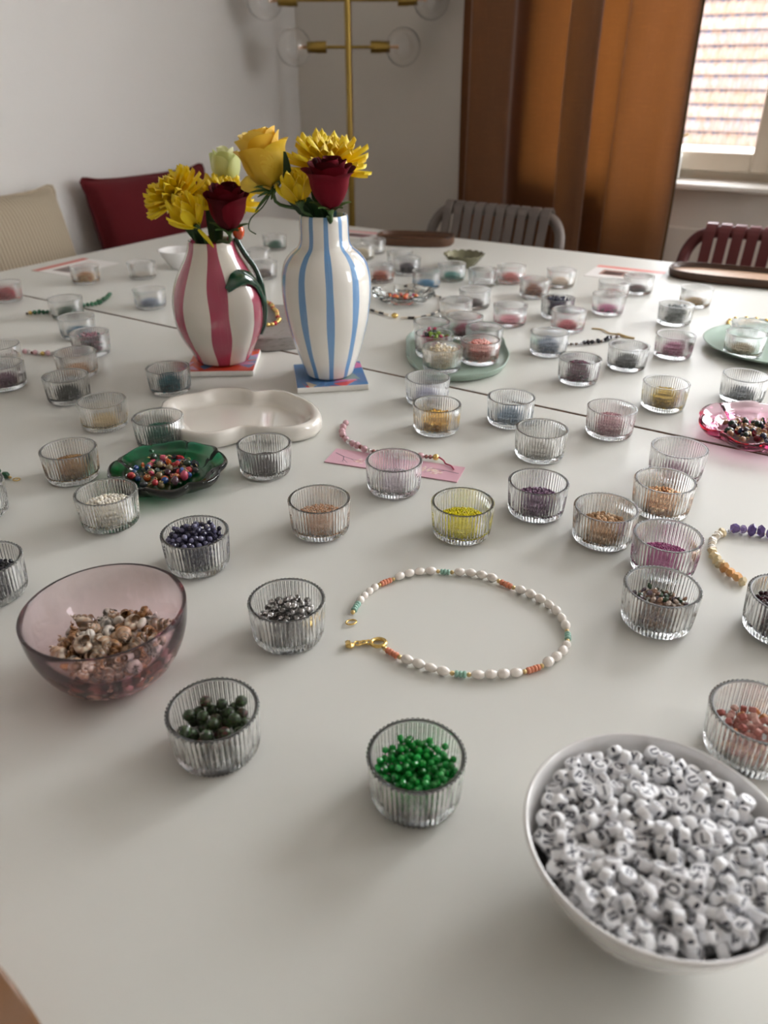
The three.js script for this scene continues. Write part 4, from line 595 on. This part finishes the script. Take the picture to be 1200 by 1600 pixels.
// ───────────────────────────── vases ─────────────────────────────
function vase(label, x, z, prof, inner, tex) {
  const v = thing('striped_vase', label, 'vase', [x, T + CT + 0.0006, z]);
  const c = new THREE.SplineCurve(prof.map(([r, y]) => new THREE.Vector2(r, y))), pts = [new THREE.Vector2(0.0001, 0), ...c.getPoints(70)];
  for (const [r, y] of inner) pts.push(new THREE.Vector2(r, y));
  const g = new THREE.LatheGeometry(pts, 96); const uv = g.attributes.uv, p = g.attributes.position; const H = prof[prof.length - 1][1]; for (let i = 0; i < uv.count; i++) uv.setY(i, Math.min(1, p.getY(i) / H));
  part('vase_body', g, std('#ffffff', 0.16, { map: tex, clearcoat: 1, clearcoatRoughness: 0.08 }), v); return v;
}
const stripes = (s, base, colA, colB, count, wDeg, off, wob) => canvas(2048, 512, (c, w, h) => {
  c.fillStyle = base; c.fillRect(0, 0, w, h); reseed(s);
  for (let k = 0; k < count; k++) {
    const cx = ((off / 360 + k / count) % 1) * w, ww = (wDeg / 360) * w, ph = rnd() * 6;
    for (const sh of [0, -w, w]) for (let y = 0; y < h; y += 2) { const d = wob * Math.sin(y / 90 + ph) + wob * 0.4 * Math.sin(y / 37 + ph * 2), e = ww * (0.5 + 0.05 * Math.sin(y / 40 + ph * 3)); c.fillStyle = colA; c.fillRect(sh + cx + d - e, y, 2 * e, 2); }
    for (const sh of [0, -w, w]) for (let i = 0; i < 26; i++) { c.globalAlpha = rr(0.06, 0.22); c.fillStyle = pick([colB, colA]); c.fillRect(sh + cx + rr(-0.45, 0.4) * ww, rnd() * h, rr(2, 9), rr(30, 160)); c.globalAlpha = 1; }
  }
});
const RVX = -0.8074, RVZ = -0.8181, BVX = -0.6352, BVZ = -0.8525;
const redProf = [[0.0335, 0], [0.036, 0.001], [0.0405, 0.004], [0.0465, 0.0165], [0.0545, 0.031], [0.061, 0.046], [0.0645, 0.061], [0.0653, 0.0765], [0.0645, 0.092], [0.0605, 0.109], [0.0545, 0.1235], [0.0465, 0.138], [0.0395, 0.1505], [0.0352, 0.16], [0.0333, 0.167], [0.0328, 0.1715], [0.0318, 0.1728]];
const redVase = vase('cream vase with wide dark pink stripes and green leaf handle', RVX, RVZ, redProf, [[0.0305, 0.1725], [0.03, 0.17], [0.0325, 0.158], [0.045, 0.133], [0.06, 0.1], [0.061, 0.07], [0.05, 0.03], [0.036, 0.008], [0.0001, 0.006]], stripes(4, '#e9e2d6', '#b2465f', '#d07a8c', 6, 25, 44.6, 2));
const blueProf = [[0.0285, 0], [0.0315, 0.001], [0.0345, 0.0045], [0.0385, 0.017], [0.0445, 0.0335], [0.051, 0.056], [0.0562, 0.078], [0.0592, 0.098], [0.0606, 0.117], [0.0605, 0.1335], [0.0588, 0.146], [0.0545, 0.158], [0.0455, 0.169], [0.0375, 0.175], [0.0338, 0.181], [0.0325, 0.19], [0.0322, 0.203], [0.0318, 0.212], [0.0308, 0.2158]];
const blueVase = vase('tall cream vase with thin light blue vertical stripes', BVX, BVZ, blueProf, [[0.0292, 0.2162], [0.0282, 0.214], [0.0285, 0.19], [0.0315, 0.177], [0.05, 0.157], [0.056, 0.13], [0.052, 0.08], [0.037, 0.02], [0.03, 0.008], [0.0001, 0.006]], stripes(5, '#e9e5dc', '#6f9ccb', '#8fb4da', 10, 9.8, 40.2, 1.5));
{ // moulded leaf handle of the red vase
  const rad = (h) => { for (let i = 1; i < redProf.length; i++) if (redProf[i][1] >= h) { const [a, b] = [redProf[i - 1], redProf[i]], t = (h - a[1]) / (b[1] - a[1]); return a[0] + (b[0] - a[0]) * t; } return 0.032; };
  const on = (deg, h, d) => { const r = rad(h) + d, a = deg * R; return V(r * Math.sin(a), h, r * Math.cos(a)); };
  const mLeafG = std('#1d4a36', 0.15, { clearcoat: 1, clearcoatRoughness: 0.06 });
  part('handle_stem', tube([on(118, 0.176, 0.003), on(120, 0.165, 0.006), on(122, 0.15, 0.008), on(122, 0.135, 0.0095), on(121, 0.115, 0.007), on(121, 0.095, 0.0035), on(121, 0.075, 0.0025), on(121, 0.055, 0.002), on(121, 0.04, 0)], 0.0042, 50, 10), mLeafG, redVase);
  const lp = new THREE.CatmullRomCurve3([[58, 0.116], [72, 0.126], [90, 0.1285], [106, 0.121], [116, 0.104], [120.5, 0.082], [121, 0.06]].map(([d, h]) => V(d * 0.00108, h, 0)));
  const leaf = sheet(28, 10, (u, v) => { const p = lp.getPoint(u), t = lp.getTangent(u), s = (v - 0.5) * 2, w = 0.0125 * Math.pow(Math.sin(Math.PI * Math.min(1, 0.05 + u * 0.93)), 0.6) * (1 - 0.62 * u); return on((p.x - t.y * s * w) / 0.00108, p.y + t.x * s * w, 0.0062 + 0.003 * Math.sin(Math.PI * Math.min(1, u * 1.6)) - 0.0035 * s * s); });
  const back = leaf.clone(), q = back.attributes.position; for (let i = 0; i < q.count; i++) { const x = q.getX(i), z = q.getZ(i), l = Math.hypot(x, z), f = (l - 0.005) / l; q.setXYZ(i, x * f, q.getY(i), z * f); } back.index.array.reverse(); back.computeVertexNormals();
  part('leaf', mergeGeometries([leaf, back]), std('#1d4a36', 0.12, { clearcoat: 1, side: THREE.DoubleSide }), redVase);
  const bud = part('orange_bud', rev([[0, -1], [0.5, -0.9], [0.9, -0.4], [1, 0.1], [0.85, 0.6], [0.45, 0.92], [0, 0.98]], 24), std('#e2571d', 0.15, { clearcoat: 1 }), redVase); bud.scale.set(0.0085, 0.0105, 0.0085); bud.position.copy(on(122, 0.172, 0.007)).setY(0.183);
}

// ───────────────────────────── flowers ─────────────────────────────
const petalGeo = (L, w, curl, cup, tip = 0.7) => sheet(6, 9, (u, v) => { const s = (u - 0.5) * 2, ww = 1.12 * w * (tip !== 0.7 ? Math.pow(Math.sin(Math.PI * Math.min(1, 0.12 + 0.88 * Math.pow(v, tip) * 0.93)), 0.75) : v < 0.62 ? 0.4 + 0.6 * Math.sin((v / 0.62) * Math.PI / 2) : Math.sqrt(Math.max(0, 1 - ((v - 0.62) / 0.38) ** 2.2))); return V(s * ww * 0.88, L * Math.sin(v * curl) / curl, L * (1 - Math.cos(v * curl)) / curl + cup * s * s * w); });
const mYel = std('#f8e01c', 0.5, { side: THREE.DoubleSide, transmission: 0.3, thickness: 0 }), mYel2 = std('#f0d010', 0.5, { side: THREE.DoubleSide, transmission: 0.3, thickness: 0 });
const mStem = std('#3c5a2c', 0.5), mLeaf = std('#2d4a2a', 0.5, { side: THREE.DoubleSide }), mSepal = std('#4a6a34', 0.5, { side: THREE.DoubleSide });
function bloom(name, label, category, base, head, dir, bend = 0.5) {
  const red = Math.hypot(base.x - RVX, base.z - RVZ) < 0.03, neck = V(red ? RVX : BVX, T + CT + (red ? 0.171 : 0.214), red ? RVZ : BVZ); { const o = head.clone().sub(neck).setY(0); neck.add(o.clampLength(0, red ? 0.02 : 0.019)); }    // group at the stem's foot, with a stem to the head; returns the head's own frame
  const g = thing(name, label, category, [base.x, base.y, base.z]), h = head.clone().sub(base), d = dir.clone().normalize();
  const L = h.length(); part('stem', tube([V(0, 0, 0), neck.clone().sub(base), h.clone().addScaledVector(d, -L * 0.05 * bend - 0.006), h.clone()], 0.0022, 30, 8), mStem, g);
  return { g, h, q: qUp(d) };
}
function petals(f, layers, mats, name = 'petal') {
  for (const [n, L, w, open, curl, cup, y, off = 0] of layers) {
    const geo = petalGeo(L, w, curl, cup);
    for (let k = 0; k < n; k++) {
      const m = part(name, geo, pick(mats), f.g), a = (k / n) * 6.2832 + off + rr(-0.12, 0.12), o = open + rr(-0.1, 0.1);
      m.position.copy(f.h).add(V(0, y, 0).applyQuaternion(f.q));
      m.quaternion.copy(f.q).multiply(new THREE.Quaternion().setFromEuler(new THREE.Euler(0, a, 0))).multiply(new THREE.Quaternion().setFromEuler(new THREE.Euler(o, 0, 0))); const s = rr(0.9, 1.1); m.scale.set(s, s, s);
    }
  }
}
function mum(label, base, head, dir, k = 1, full = true) {
  const f = bloom('chrysanthemum', label, 'flower', base, head, dir);
  const L = full ? [[17, 0.037, 0.0058, 1.72, -0.25, 0.5, 0], [18, 0.0345, 0.0056, 1.5, -0.3, 0.6, 0.002, 0.2], [17, 0.032, 0.0052, 1.25, -0.35, 0.7, 0.004], [15, 0.028, 0.0047, 1.0, -0.3, 0.8, 0.005, 0.3], [12, 0.022, 0.004, 0.7, -0.3, 0.9, 0.006], [10, 0.0165, 0.0036, 0.35, -0.3, 0.9, 0.007], [6, 0.013, 0.003, 0.1, -0.3, 0.9, 0.007]] : [[9, 0.032, 0.006, 0.95, -0.5, 0.5, 0], [8, 0.034, 0.006, 0.6, -0.5, 0.6, 0.001, 0.3], [7, 0.032, 0.0055, 0.3, -0.4, 0.7, 0.003], [5, 0.027, 0.0045, 0.12, -0.3, 0.8, 0.004]];
  petals(f, L.map((l) => { const c = [...l]; c[1] *= k; c[2] *= k; return c; }), [mYel, mYel, mYel2]);
  const cup = part('calyx', rev([[0, -0.006], [0.003, -0.005], [0.0075, 0.0005], [0.008, 0.003], [0, 0.004]], 16), mStem, f.g); cup.position.copy(f.h); cup.quaternion.copy(f.q); return f;
}
// a rose: cupped petals wrapped about the axis in rings
function rose(label, base, head, dir, k, mats, rings, category = 'flower') {
  const f = bloom('rose', label, category, base, head, dir, 1);
  for (const [n, r, hgt, flare, wrap, y, off] of rings) for (let i = 0; i < n; i++) {
    const ph = rr(0, 6), geo = sheet(12, 10, (u, v) => {
      const s = (u - 0.5) * 2, edge = 1 - 0.32 * Math.pow(Math.abs(s), 2.6), vv = v * edge, a = s * wrap * Math.min(1, 0.35 + v * 1.1);
      const prof = Math.pow(Math.sin(Math.min(1, vv * 1.35) * Math.PI / 2), 0.7), curl = Math.max(0, vv - 0.72) ** 1.5 * flare * 3.2;
      const rad = k * (0.0015 + r * prof * (1 - 0.1 * vv) + curl + 0.0012 * Math.sin(s * 4 + ph) * vv);
      return V(rad * Math.sin(a), k * (y + hgt * vv - curl * 0.35), rad * Math.cos(a));
    });
    const m = part('petal', geo, pick(mats), f.g); m.position.copy(f.h); m.quaternion.copy(f.q).multiply(new THREE.Quaternion().setFromEuler(new THREE.Euler(0, (i / n) * 6.2832 + off, 0)));
  }
  const sg = petalGeo(0.022 * k, 0.0045 * k, 0.9, 0.3, 0.8);
  for (let i = 0; i < 5; i++) { const m = part('sepal', sg, mSepal, f.g); m.position.copy(f.h).add(V(0, -0.001, 0).applyQuaternion(f.q)); m.quaternion.copy(f.q).multiply(new THREE.Quaternion().setFromEuler(new THREE.Euler(0, i * 1.257, 0))).multiply(new THREE.Quaternion().setFromEuler(new THREE.Euler(0.75, 0, 0))); }
  const hip = part('rose_hip', rev([[0, -0.005], [0.0028, -0.004], [0.005, 0], [0.0055, 0.003], [0, 0.004]], 14), mSepal, f.g); hip.position.copy(f.h); hip.quaternion.copy(f.q); return f;
}
const ROSE = [[3, 0.0055, 0.041, 0.002, 1.5, 0.006, 0], [3, 0.0085, 0.043, 0.003, 1.35, 0.004, 1], [4, 0.0118, 0.0435, 0.005, 1.2, 0.003, 0.4], [5, 0.015, 0.042, 0.008, 1.05, 0.0015, 0.9], [5, 0.018, 0.0395, 0.011, 1.0, 0, 0.2]];
const mRed = ['#5c0012', '#6c0318', '#4a000e'].map((h) => std(h, 0.75, { side: THREE.DoubleSide, specularIntensity: 0.4 }));
const mYRose = ['#f2cf3a', '#f4d85c', '#ecc12c'].map((h) => std(h, 0.5, { side: THREE.DoubleSide, transmission: 0.3, thickness: 0 }));
const mBud = ['#dfe3a4', '#e8e8b8', '#d2d890'].map((h) => std(h, 0.5, { side: THREE.DoubleSide, transmission: 0.3, thickness: 0 }));
function leafOn(f, at, dir, L, w, mat = mLeaf) { const m = part('leaf', petalGeo(L, w, 0.6, 0.35, 0.85), mat, f.g); m.position.copy(at); const x = qUp(dir); m.quaternion.copy(x); return m; }
reseed(500);
const rB = (dx, dz) => V(RVX + dx, T + 0.06, RVZ + dz), bB = (dx, dz) => V(BVX + dx, T + 0.08, BVZ + dz);
const H3 = (x, y, z) => V(x, T + y, z);
mum('full yellow chrysanthemum leaning left in the red striped vase', rB(-0.005, 0.012), H3(-0.834, 0.238, -0.788), V(-0.5, 0.88, 0.3), 1.32);
mum('yellow chrysanthemum behind the dark rose in the red vase', rB(0.004, -0.012), H3(-0.808, 0.232, -0.856), V(0.2, 0.95, 0.05), 1.3);
const mc = mum('half closed yellow chrysanthemum hanging lowest in the red vase', rB(0.004, 0.014), H3(-0.786, 0.209, -0.772), V(-0.3, 0.9, 0.4), 1.3, false);
leafOn(mc, mc.h.clone().add(V(0.005, -0.004, 0.002)), V(0.75, -0.6, -0.15), 0.036, 0.003, mYel);
const rr1 = rose('dark red rose at the front of the red striped vase', rB(0.012, 0.004), H3(-0.752, 0.201, -0.797), V(0.12, 1, 0.1), 1.3, mRed, ROSE);
rose('pale green white rose bud standing tallest in the red vase', rB(-0.002, -0.01), H3(-0.819, 0.24, -0.872), V(0.05, 1, 0), 1.25, mBud, [[3, 0.0075, 0.042, 0.001, 1.5, 0.003, 0], [4, 0.0125, 0.041, 0.002, 1.15, 0.001, 0.6], [4, 0.0155, 0.038, 0.003, 0.95, 0, 0.2]]);
for (const [dx, dz, L] of [[-0.4, 0.2, 0.042], [0.1, 0.35, 0.04], [0.35, -0.1, 0.045], [-0.1, -0.3, 0.05], [-0.25, 0.35, 0.036]]) leafOn(rr1, V(RVX + dx * 0.03 - rr1.g.position.x, 0.117, RVZ + dz * 0.03 - rr1.g.position.z), V(dx, 1, dz), L, 0.009);
const yr = rose('large open yellow rose leaning left in the blue vase', bB(-0.008, 0.006), H3(-0.69, 0.254, -0.819), V(-0.2, 1, 0.12), 1.55, mYRose, [...ROSE.slice(0, 4), [5, 0.0185, 0.037, 0.012, 0.95, 0, 0.2]]);
{ const low = part('petal', petalGeo(0.042, 0.015, 0.7, 0.3), mYRose[1], yr.g); low.position.copy(yr.h); low.quaternion.copy(qUp(V(-0.85, 0.55, 0.5))); }
for (const [d, L] of [[V(-0.8, 0.1, 0.5), 0.03], [V(-0.6, -0.55, 0.3), 0.036], [V(-0.7, -0.15, 0.5), 0.022], [V(0.5, -0.2, 0.5), 0.02]]) leafOn(yr, yr.h.clone(), d, L, 0.0022, mSepal);
part('tendril', tube([yr.h.clone(), yr.h.clone().add(V(-0.012, -0.02, 0.008)), yr.h.clone().add(V(-0.028, -0.036, 0.016)), yr.h.clone().add(V(-0.03, -0.048, 0.018)), yr.h.clone().add(V(-0.022, -0.054, 0.014))], 0.0008, 24, 6), mStem, yr.g);
leafOn(yr, yr.h.clone().add(V(0.02, 0.0, -0.004)), V(0.3, 1, 0), 0.052, 0.007);
mum('widest yellow chrysanthemum spreading right in the blue vase', bB(0.004, -0.006), H3(-0.645, 0.281, -0.882), V(0.12, 1, 0.02), 1.55);
mum('small closed yellow chrysanthemum between roses in the blue vase', bB(-0.002, 0.01), H3(-0.646, 0.242, -0.818), V(-0.22, 1, 0.1), 1.15, false);
const rr2 = rose('dark red rose at the front of the blue vase', bB(0.008, 0.006), H3(-0.6, 0.236, -0.82), V(0.06, 1, 0.08), 1.32, mRed, ROSE.map((q) => { const c = [...q]; c[3] *= 1.5; return c; }));
for (const [dx, dz, L] of [[-0.55, 0.1, 0.06], [-0.3, 0.4, 0.052], [0.3, 0.1, 0.045], [-0.2, -0.2, 0.06], [-0.45, 0.4, 0.05], [0.05, 0.35, 0.04]]) leafOn(rr2, V(BVX + dx * 0.025 - rr2.g.position.x, 0.138, BVZ + dz * 0.025 - rr2.g.position.z), V(dx, 1, dz), L, 0.0105);

// ───────────────────────────── floor lamp ─────────────────────────────
{
  const lx = -1.668, lz = -2.408, L = thing('floor_lamp', 'brass floor lamp with clear globe bulbs in the corner', 'floor lamp', [lx, 0, lz]);
  part('base', rev([[0, 0], [0.13, 0], [0.132, 0.004], [0.132, 0.014], [0.128, 0.018], [0, 0.018]], 48), mBrass, L);
  part('pole', cyl(0.0112, 0.0112, 1.75, 24).translate(0, 0.893, 0), mBrass, L);
  const globe = rev([[0, -1], [0.3, -0.955], [0.59, -0.81], [0.81, -0.59], [0.955, -0.3], [1, 0], [0.955, 0.3], [0.81, 0.59], [0.59, 0.81], [0.3, 0.955], [0.28, 0.955], [0.583, 0.8], [0.8, 0.583], [0.945, 0.296], [0.99, 0], [0.945, -0.296], [0.8, -0.583], [0.583, -0.8], [0.296, -0.945], [0, -0.99]].map(([r, y]) => [r * 0.057, y * 0.057]), 40);
  const mBulb = new THREE.MeshPhysicalMaterial({ color: 0xffffff, roughness: 0, transmission: 1, thickness: 0.002, ior: 1.45 }), mFil = std('#d8a878', 0.4), mCore = new THREE.MeshPhysicalMaterial({ color: '#e9d9cc', roughness: 0.1, transmission: 0.7, thickness: 0 });
  for (const [y, ang, half] of [[T + 0.455, 32 * R, 0.122], [T + 0.583, 30 * R, 0.21], [T + 0.80, 75 * R, 0.15]]) {
    const arm = new THREE.Group(); arm.name = 'arm'; arm.position.set(0, y, 0); arm.rotation.y = ang; L.add(arm);
    part('arm_rod', along(cyl(0.0048, 0.0048, 2 * half - 0.06, 16), V(-half + 0.03, 0, 0), V(half - 0.03, 0, 0)), mBrass, arm);
    for (const s of [-1, 1]) {
      part('socket', mergeGeometries([along(cyl(0.0175, 0.0175, 0.034, 28), V(s * (half - 0.05), 0, 0), V(s * (half - 0.016), 0, 0)), along(cyl(0.0162, 0.0162, 0.03, 28), V(s * (half - 0.017), 0, 0), V(s * (half + 0.012), 0, 0))]), mBrass, arm);
      const g = part('globe_bulb', globe, mBulb, arm); g.rotation.z = s * Math.PI / 2; g.position.set(s * (half + 0.056), 0, 0);
      part('filament', along(cyl(0.004, 0.006, 0.03, 12), V(s * (half + 0.012), 0, 0), V(s * (half + 0.04), 0, 0)), mFil, arm);
    }
  }
}

// ───────────────────────────── curtain ─────────────────────────────
{
  const pr = [[-1.315, -2.53], [-1.285, -2.53], [-1.245, -2.46], [-1.213, -2.385], [-1.19, -2.38], [-1.13, -2.405], [-1.105, -2.43], [-1.108, -2.48], [-1.09, -2.515], [-1.03, -2.52], [-0.95, -2.515], [-0.915, -2.46], [-0.92, -2.425], [-0.885, -2.405], [-0.845, -2.412], [-0.835, -2.44], [-0.865, -2.46], [-0.885, -2.495], [-0.86, -2.512], [-0.805, -2.508], [-0.778, -2.49], [-0.765, -2.445], [-0.72, -2.43], [-0.665, -2.435], [-0.62, -2.44], [-0.588, -2.46], [-0.582, -2.475]];
  const c = new THREE.CatmullRomCurve3(pr.map(([x, z]) => V(x, 0, z)), false, 'centripetal');
  const g = sheet(220, 60, (u, v) => { const p = c.getPointAt(u); return V(p.x + 0.006 * n2(v * 2.2, u * 5), 0.04 + v * 2.46, p.z + 0.012 * n2(u * 6 + 9, v * 2) * (1 - v * 0.4)); });
  const uv = g.attributes.uv; for (let i = 0; i < uv.count; i++) uv.setXY(i, uv.getX(i) * 3.2, uv.getY(i) * 5);
  const tx = canvas(512, 512, (q, w, h) => { q.fillStyle = '#72451f'; q.fillRect(0, 0, w, h); reseed(19); for (let i = 0; i < 2200; i++) { q.fillStyle = pick(['rgba(104,60,26,.25)', 'rgba(150,96,52,.22)', 'rgba(88,50,24,.2)']); if (rnd() < 0.5) q.fillRect(rnd() * w, rnd() * h, rr(10, 60), 1); else q.fillRect(rnd() * w, rnd() * h, 1, rr(10, 60)); } });
  const cur = thing('curtain', 'rust brown linen curtain hanging in folds over the window', 'curtain', [0, 0, 0]);
  part('cloth', g, std('#ffffff', 1, { map: tx, side: THREE.DoubleSide, transmission: 0.42, thickness: 0 }), cur);
  const hem = c.getPointAt(1), hg = sheet(3, 30, (u, v) => V(hem.x - 0.016 + 0.022 * u + 0.006 * n2(v * 2.2, 5), 0.04 + v * 2.46, hem.z + 0.004 + 0.012 * n2(15, v * 2) * (1 - v * 0.4)));
  part('hem', hg, std('#5c4426', 1, { side: THREE.DoubleSide }), cur);
  const rod = thing('curtain_rod', 'brass curtain rod above the window', 'curtain rod', [-0.4, 2.51, -2.465]); part('rod', along(cyl(0.012, 0.012, 2.1, 16), V(-1.05, 0, 0), V(1.05, 0, 0)), mBrass, rod);
}
{ // small bottle on the sill
  const b = thing('mister_bottle', 'white bottle with brass spout on the sill behind the curtain', 'bottle', [-0.632, SILL + 0.0045, -2.655]);
  part('bottle_body', rev([[0, 0], [0.018, 0], [0.02, 0.003], [0.02, 0.06], [0.016, 0.074], [0.009, 0.082], [0.009, 0.092], [0, 0.092]], 28), std('#eef0ee', 0.3), b);
  part('spout', mergeGeometries([cyl(0.008, 0.007, 0.02, 16).translate(0, 0.102, 0), along(cyl(0.004, 0.003, 0.03, 12), V(0, 0.112, 0), V(0.024, 0.124, 0)), along(cyl(0.0035, 0.0035, 0.02, 12), V(-0.004, 0.106, 0), V(0.012, 0.1, 0.004))]), mBrass, b);
}

// ───────────────────────────── bench, cushions, chairs ─────────────────────────────
{
  const b = thing('bench', 'pale wooden bench along the left wall under the cushions', 'bench', [-1.845, 0, -1.1]); const m = std('#b89a74', 0.5);
  part('seat', box(0.33, 0.035, 2.5, 0, 0.43, 0, 0.006), m, b); for (const z of [-1.1, 0, 1.1]) part('leg', box(0.3, 0.41, 0.04, 0, 0.206, z, 0.004), m, b);
}
function cushion(name, label, x, z, w, h, tilt, mat, uvk) {
  const c = thing(name, label, 'cushion', [x, 0.468, z], Math.PI / 2 + tilt[1]), n = 36;
  const f = (s) => sheet(n, n, (u, v) => { const a = (u - 0.5) * 2, b = (v - 0.5) * 2, e = Math.pow(Math.max(0, (1 - a ** 4) * (1 - b ** 4)), 0.55), pin = 1 - 0.055 * (1 - Math.abs(a) ** 3) * b * b * Math.sign(1); const pinx = 1 - 0.05 * (1 - Math.abs(b) ** 3) * a * a; return V(s * a * (w / 2) * pinx, h / 2 + b * (h / 2) * pin + 0.004 * n2(a * 2 + w, b * 2), s * (0.075 * e + 0.0015)); });
  const g = mergeGeometries([f(1), f(-1)]), uv = g.attributes.uv; for (let i = 0; i < uv.count; i++) uv.setXY(i, uv.getX(i) * uvk, uv.getY(i) * uvk);
  const m = part('cushion_cover', g, mat, c); m.rotation.x = tilt[0];
  const ed = [[-1, -1], [1, -1], [1, 1], [-1, 1], [-1, -1]], pts = []; for (let k = 0; k < 4; k++) for (let t = 0; t < 8; t++) { const a = ed[k][0] + (ed[k + 1][0] - ed[k][0]) * t / 8, b = ed[k][1] + (ed[k + 1][1] - ed[k][1]) * t / 8; pts.push(V(a * (w / 2) * (1 - 0.05 * (1 - Math.abs(b) ** 3) * a * a), h / 2 + b * (h / 2) * (1 - 0.055 * (1 - Math.abs(a) ** 3) * b * b), 0)); }
  const p = part('piping', tube(pts, 0.0035, 120, 6, true), mat, c); p.rotation.x = tilt[0]; return c;
}
const cord = field(64, 8, (u) => 0.5 + 0.5 * Math.cos(u * 6.2832 * 4)); const cordC = cord.clone(); cordC.repeat.set(12, 1); cordC.needsUpdate = true;
cushion('cushion', 'beige corduroy cushion leaning on the left wall', -1.875, -1.185, 0.48, 0.4, [-0.24, 0.03], std('#b9ab94', 0.95, { bumpMap: cordC, bumpScale: 0.003 }), 1);
cushion('cushion', 'dark red cushion leaning on the wall behind the flowers', -1.885, -1.755, 0.48, 0.405, [-0.22, 0.0], std('#5a0710', 0.95, { sheen: 0.3, sheenColor: rgb('#8a2030') }), 1);

function slatChair(label, cx, zTop, color) {
  const W = 0.43, m = std(color, 0.42, { metalness: 0.15 }), c = thing('slatted_chair', label, 'chair', [cx, 0, zTop]);   // back at z = 0, seat towards +z
  const yT = T + 0.043, lean = 0.13, ySeat = 0.45, r = 0.0145, hw = W / 2 - r;
  const zAt = (y) => lean * (yT - y) / (yT - ySeat);     // the back leans away from the seat
  for (const s of [-1, 1]) part('leg', tube([V(s * (hw + 0.012), 0.002, -0.02), V(s * hw, 0.3, 0.07), V(s * hw, ySeat, zAt(ySeat))], r, 24, 12), m, c);
  const B = (x, y) => V(x, y, zAt(y));
  part('back_frame', tube([B(-hw, ySeat), B(-hw, ySeat + 0.12), B(-hw, yT - 0.1), B(-hw + 0.006, yT - 0.045), B(-hw + 0.03, yT - 0.012), B(-hw + 0.07, yT), B(-0.06, yT + 0.001), B(0.06, yT + 0.001), B(hw - 0.07, yT), B(hw - 0.03, yT - 0.012), B(hw - 0.006, yT - 0.045), B(hw, yT - 0.1), B(hw, ySeat + 0.12), B(hw, ySeat)], r, 120, 12), m, c);
  part('seat_frame', tube([V(-hw, ySeat, lean), V(-hw, ySeat, lean + 0.36), V(-hw + 0.05, ySeat, lean + 0.41), V(hw - 0.05, ySeat, lean + 0.41), V(hw, ySeat, lean + 0.36), V(hw, ySeat, lean)], r, 80, 12), m, c);
  for (const s of [-1, 1]) part('leg', tube([V(s * hw, ySeat, lean + 0.34), V(s * hw, 0.25, lean + 0.37), V(s * (hw + 0.008), 0.002, lean + 0.39)], r, 24, 12), m, c);
  const band = () => { // one flat strap: over the top rail, down the back, along the seat
    const path = new THREE.CatmullRomCurve3([[yT - 0.016, -0.018], [yT + 0.004, -0.0185], [yT + 0.0185, 0.0], [yT + 0.004, 0.0185], [yT - 0.05, zAt(yT - 0.05) + 0.016], [(yT + ySeat) / 2, zAt((yT + ySeat) / 2) + 0.008], [ySeat + 0.05, zAt(ySeat + 0.05) + 0.012], [ySeat + 0.014, lean + 0.03], [ySeat + 0.008, lean + 0.12], [ySeat + 0.008, lean + 0.3], [ySeat + 0.017, lean + 0.41], [ySeat, lean + 0.43]].map(([y, z]) => V(0, y, z)), false, 'centripetal'), n = 80, pos = [], ix = [], a = 0.0025, b = 0.0125;
    for (let i = 0; i <= n; i++) { const p = path.getPointAt(i / n), t = path.getTangentAt(i / n), N = V(0, t.z, -t.y); for (const [sx, sn] of [[-1, -1], [1, -1], [1, 1], [-1, 1]]) pos.push(sx * b, p.y + N.y * a * sn, p.z + N.z * a * sn); }
    for (let i = 0; i < n; i++) for (let k = 0; k < 4; k++) { const p = i * 4 + k, q = i * 4 + ((k + 1) % 4); ix.push(p, q, p + 4, q, q + 4, p + 4); }
    ix.push(0, 2, 1, 0, 3, 2, n * 4, n * 4 + 1, n * 4 + 2, n * 4, n * 4 + 2, n * 4 + 3);
    const g = new THREE.BufferGeometry(); g.setAttribute('position', new THREE.Float32BufferAttribute(pos, 3)); g.setIndex(ix); const f = g.toNonIndexed(); f.computeVertexNormals(); return f;
  };
  const proto = band();
  for (let k = 0; k < 10; k++) { const q = part('slat', proto, m, c); q.position.x = -hw + 0.052 + k * ((2 * hw - 0.104) / 9); }
  return c;
}
slatChair('warm grey metal chair with slatted back before the curtain', -0.964, -2.115, '#6e645e');
slatChair('dark red metal chair with slatted back under the window', -0.238, -2.115, '#5e2526');
{ // bent plywood chair at the front, of which only a corner shows
  const c = thing('plywood_chair', 'brown bent plywood chair back at the bottom left corner', 'chair', [-0.449, 0, -0.069], Math.PI); const w = 0.46, m = std('#6a4520', 0.45), seatM = std('#2a120a', 0.8);
  const yT = T + 0.06;
  const shellS = new THREE.Shape(); const a = w / 2, h = 0.34, rd = 0.05; shellS.moveTo(-a + 0.03, 0); shellS.lineTo(a - 0.03, 0); shellS.lineTo(a, h - rd); shellS.absarc(a - rd, h - rd, rd, 0, Math.PI / 2); shellS.lineTo(-a + rd, h); shellS.absarc(-a + rd, h - rd, rd, Math.PI / 2, Math.PI); shellS.closePath();
  const back = new THREE.ExtrudeGeometry(shellS, { depth: 0.013, bevelEnabled: true, bevelSize: 0.002, bevelThickness: 0.002, bevelSegments: 2, curveSegments: 14 }); back.rotateX(0.03); back.translate(0, yT - h - 0.002, -0.022);
  part('backrest', back, m, c);
  const pad = new THREE.ExtrudeGeometry(shellS, { depth: 0.006, bevelEnabled: false, curveSegments: 14 }); pad.scale(0.93, 0.93, 1); pad.rotateX(0.03); pad.translate(0, yT - h + 0.006, -0.03); part('back_pad', pad, seatM, c);
  part('seat', box(w, 0.02, 0.42, 0, 0.45, 0.2, 0.008), m, c);
  for (const sx of [-1, 1]) for (const z of [0.02, 0.37]) part('leg', cyl(0.011, 0.014, 0.44, 14).translate(sx * (w / 2 - 0.04), 0.22, z), m, c);
}

renderer.render(scene, camera);
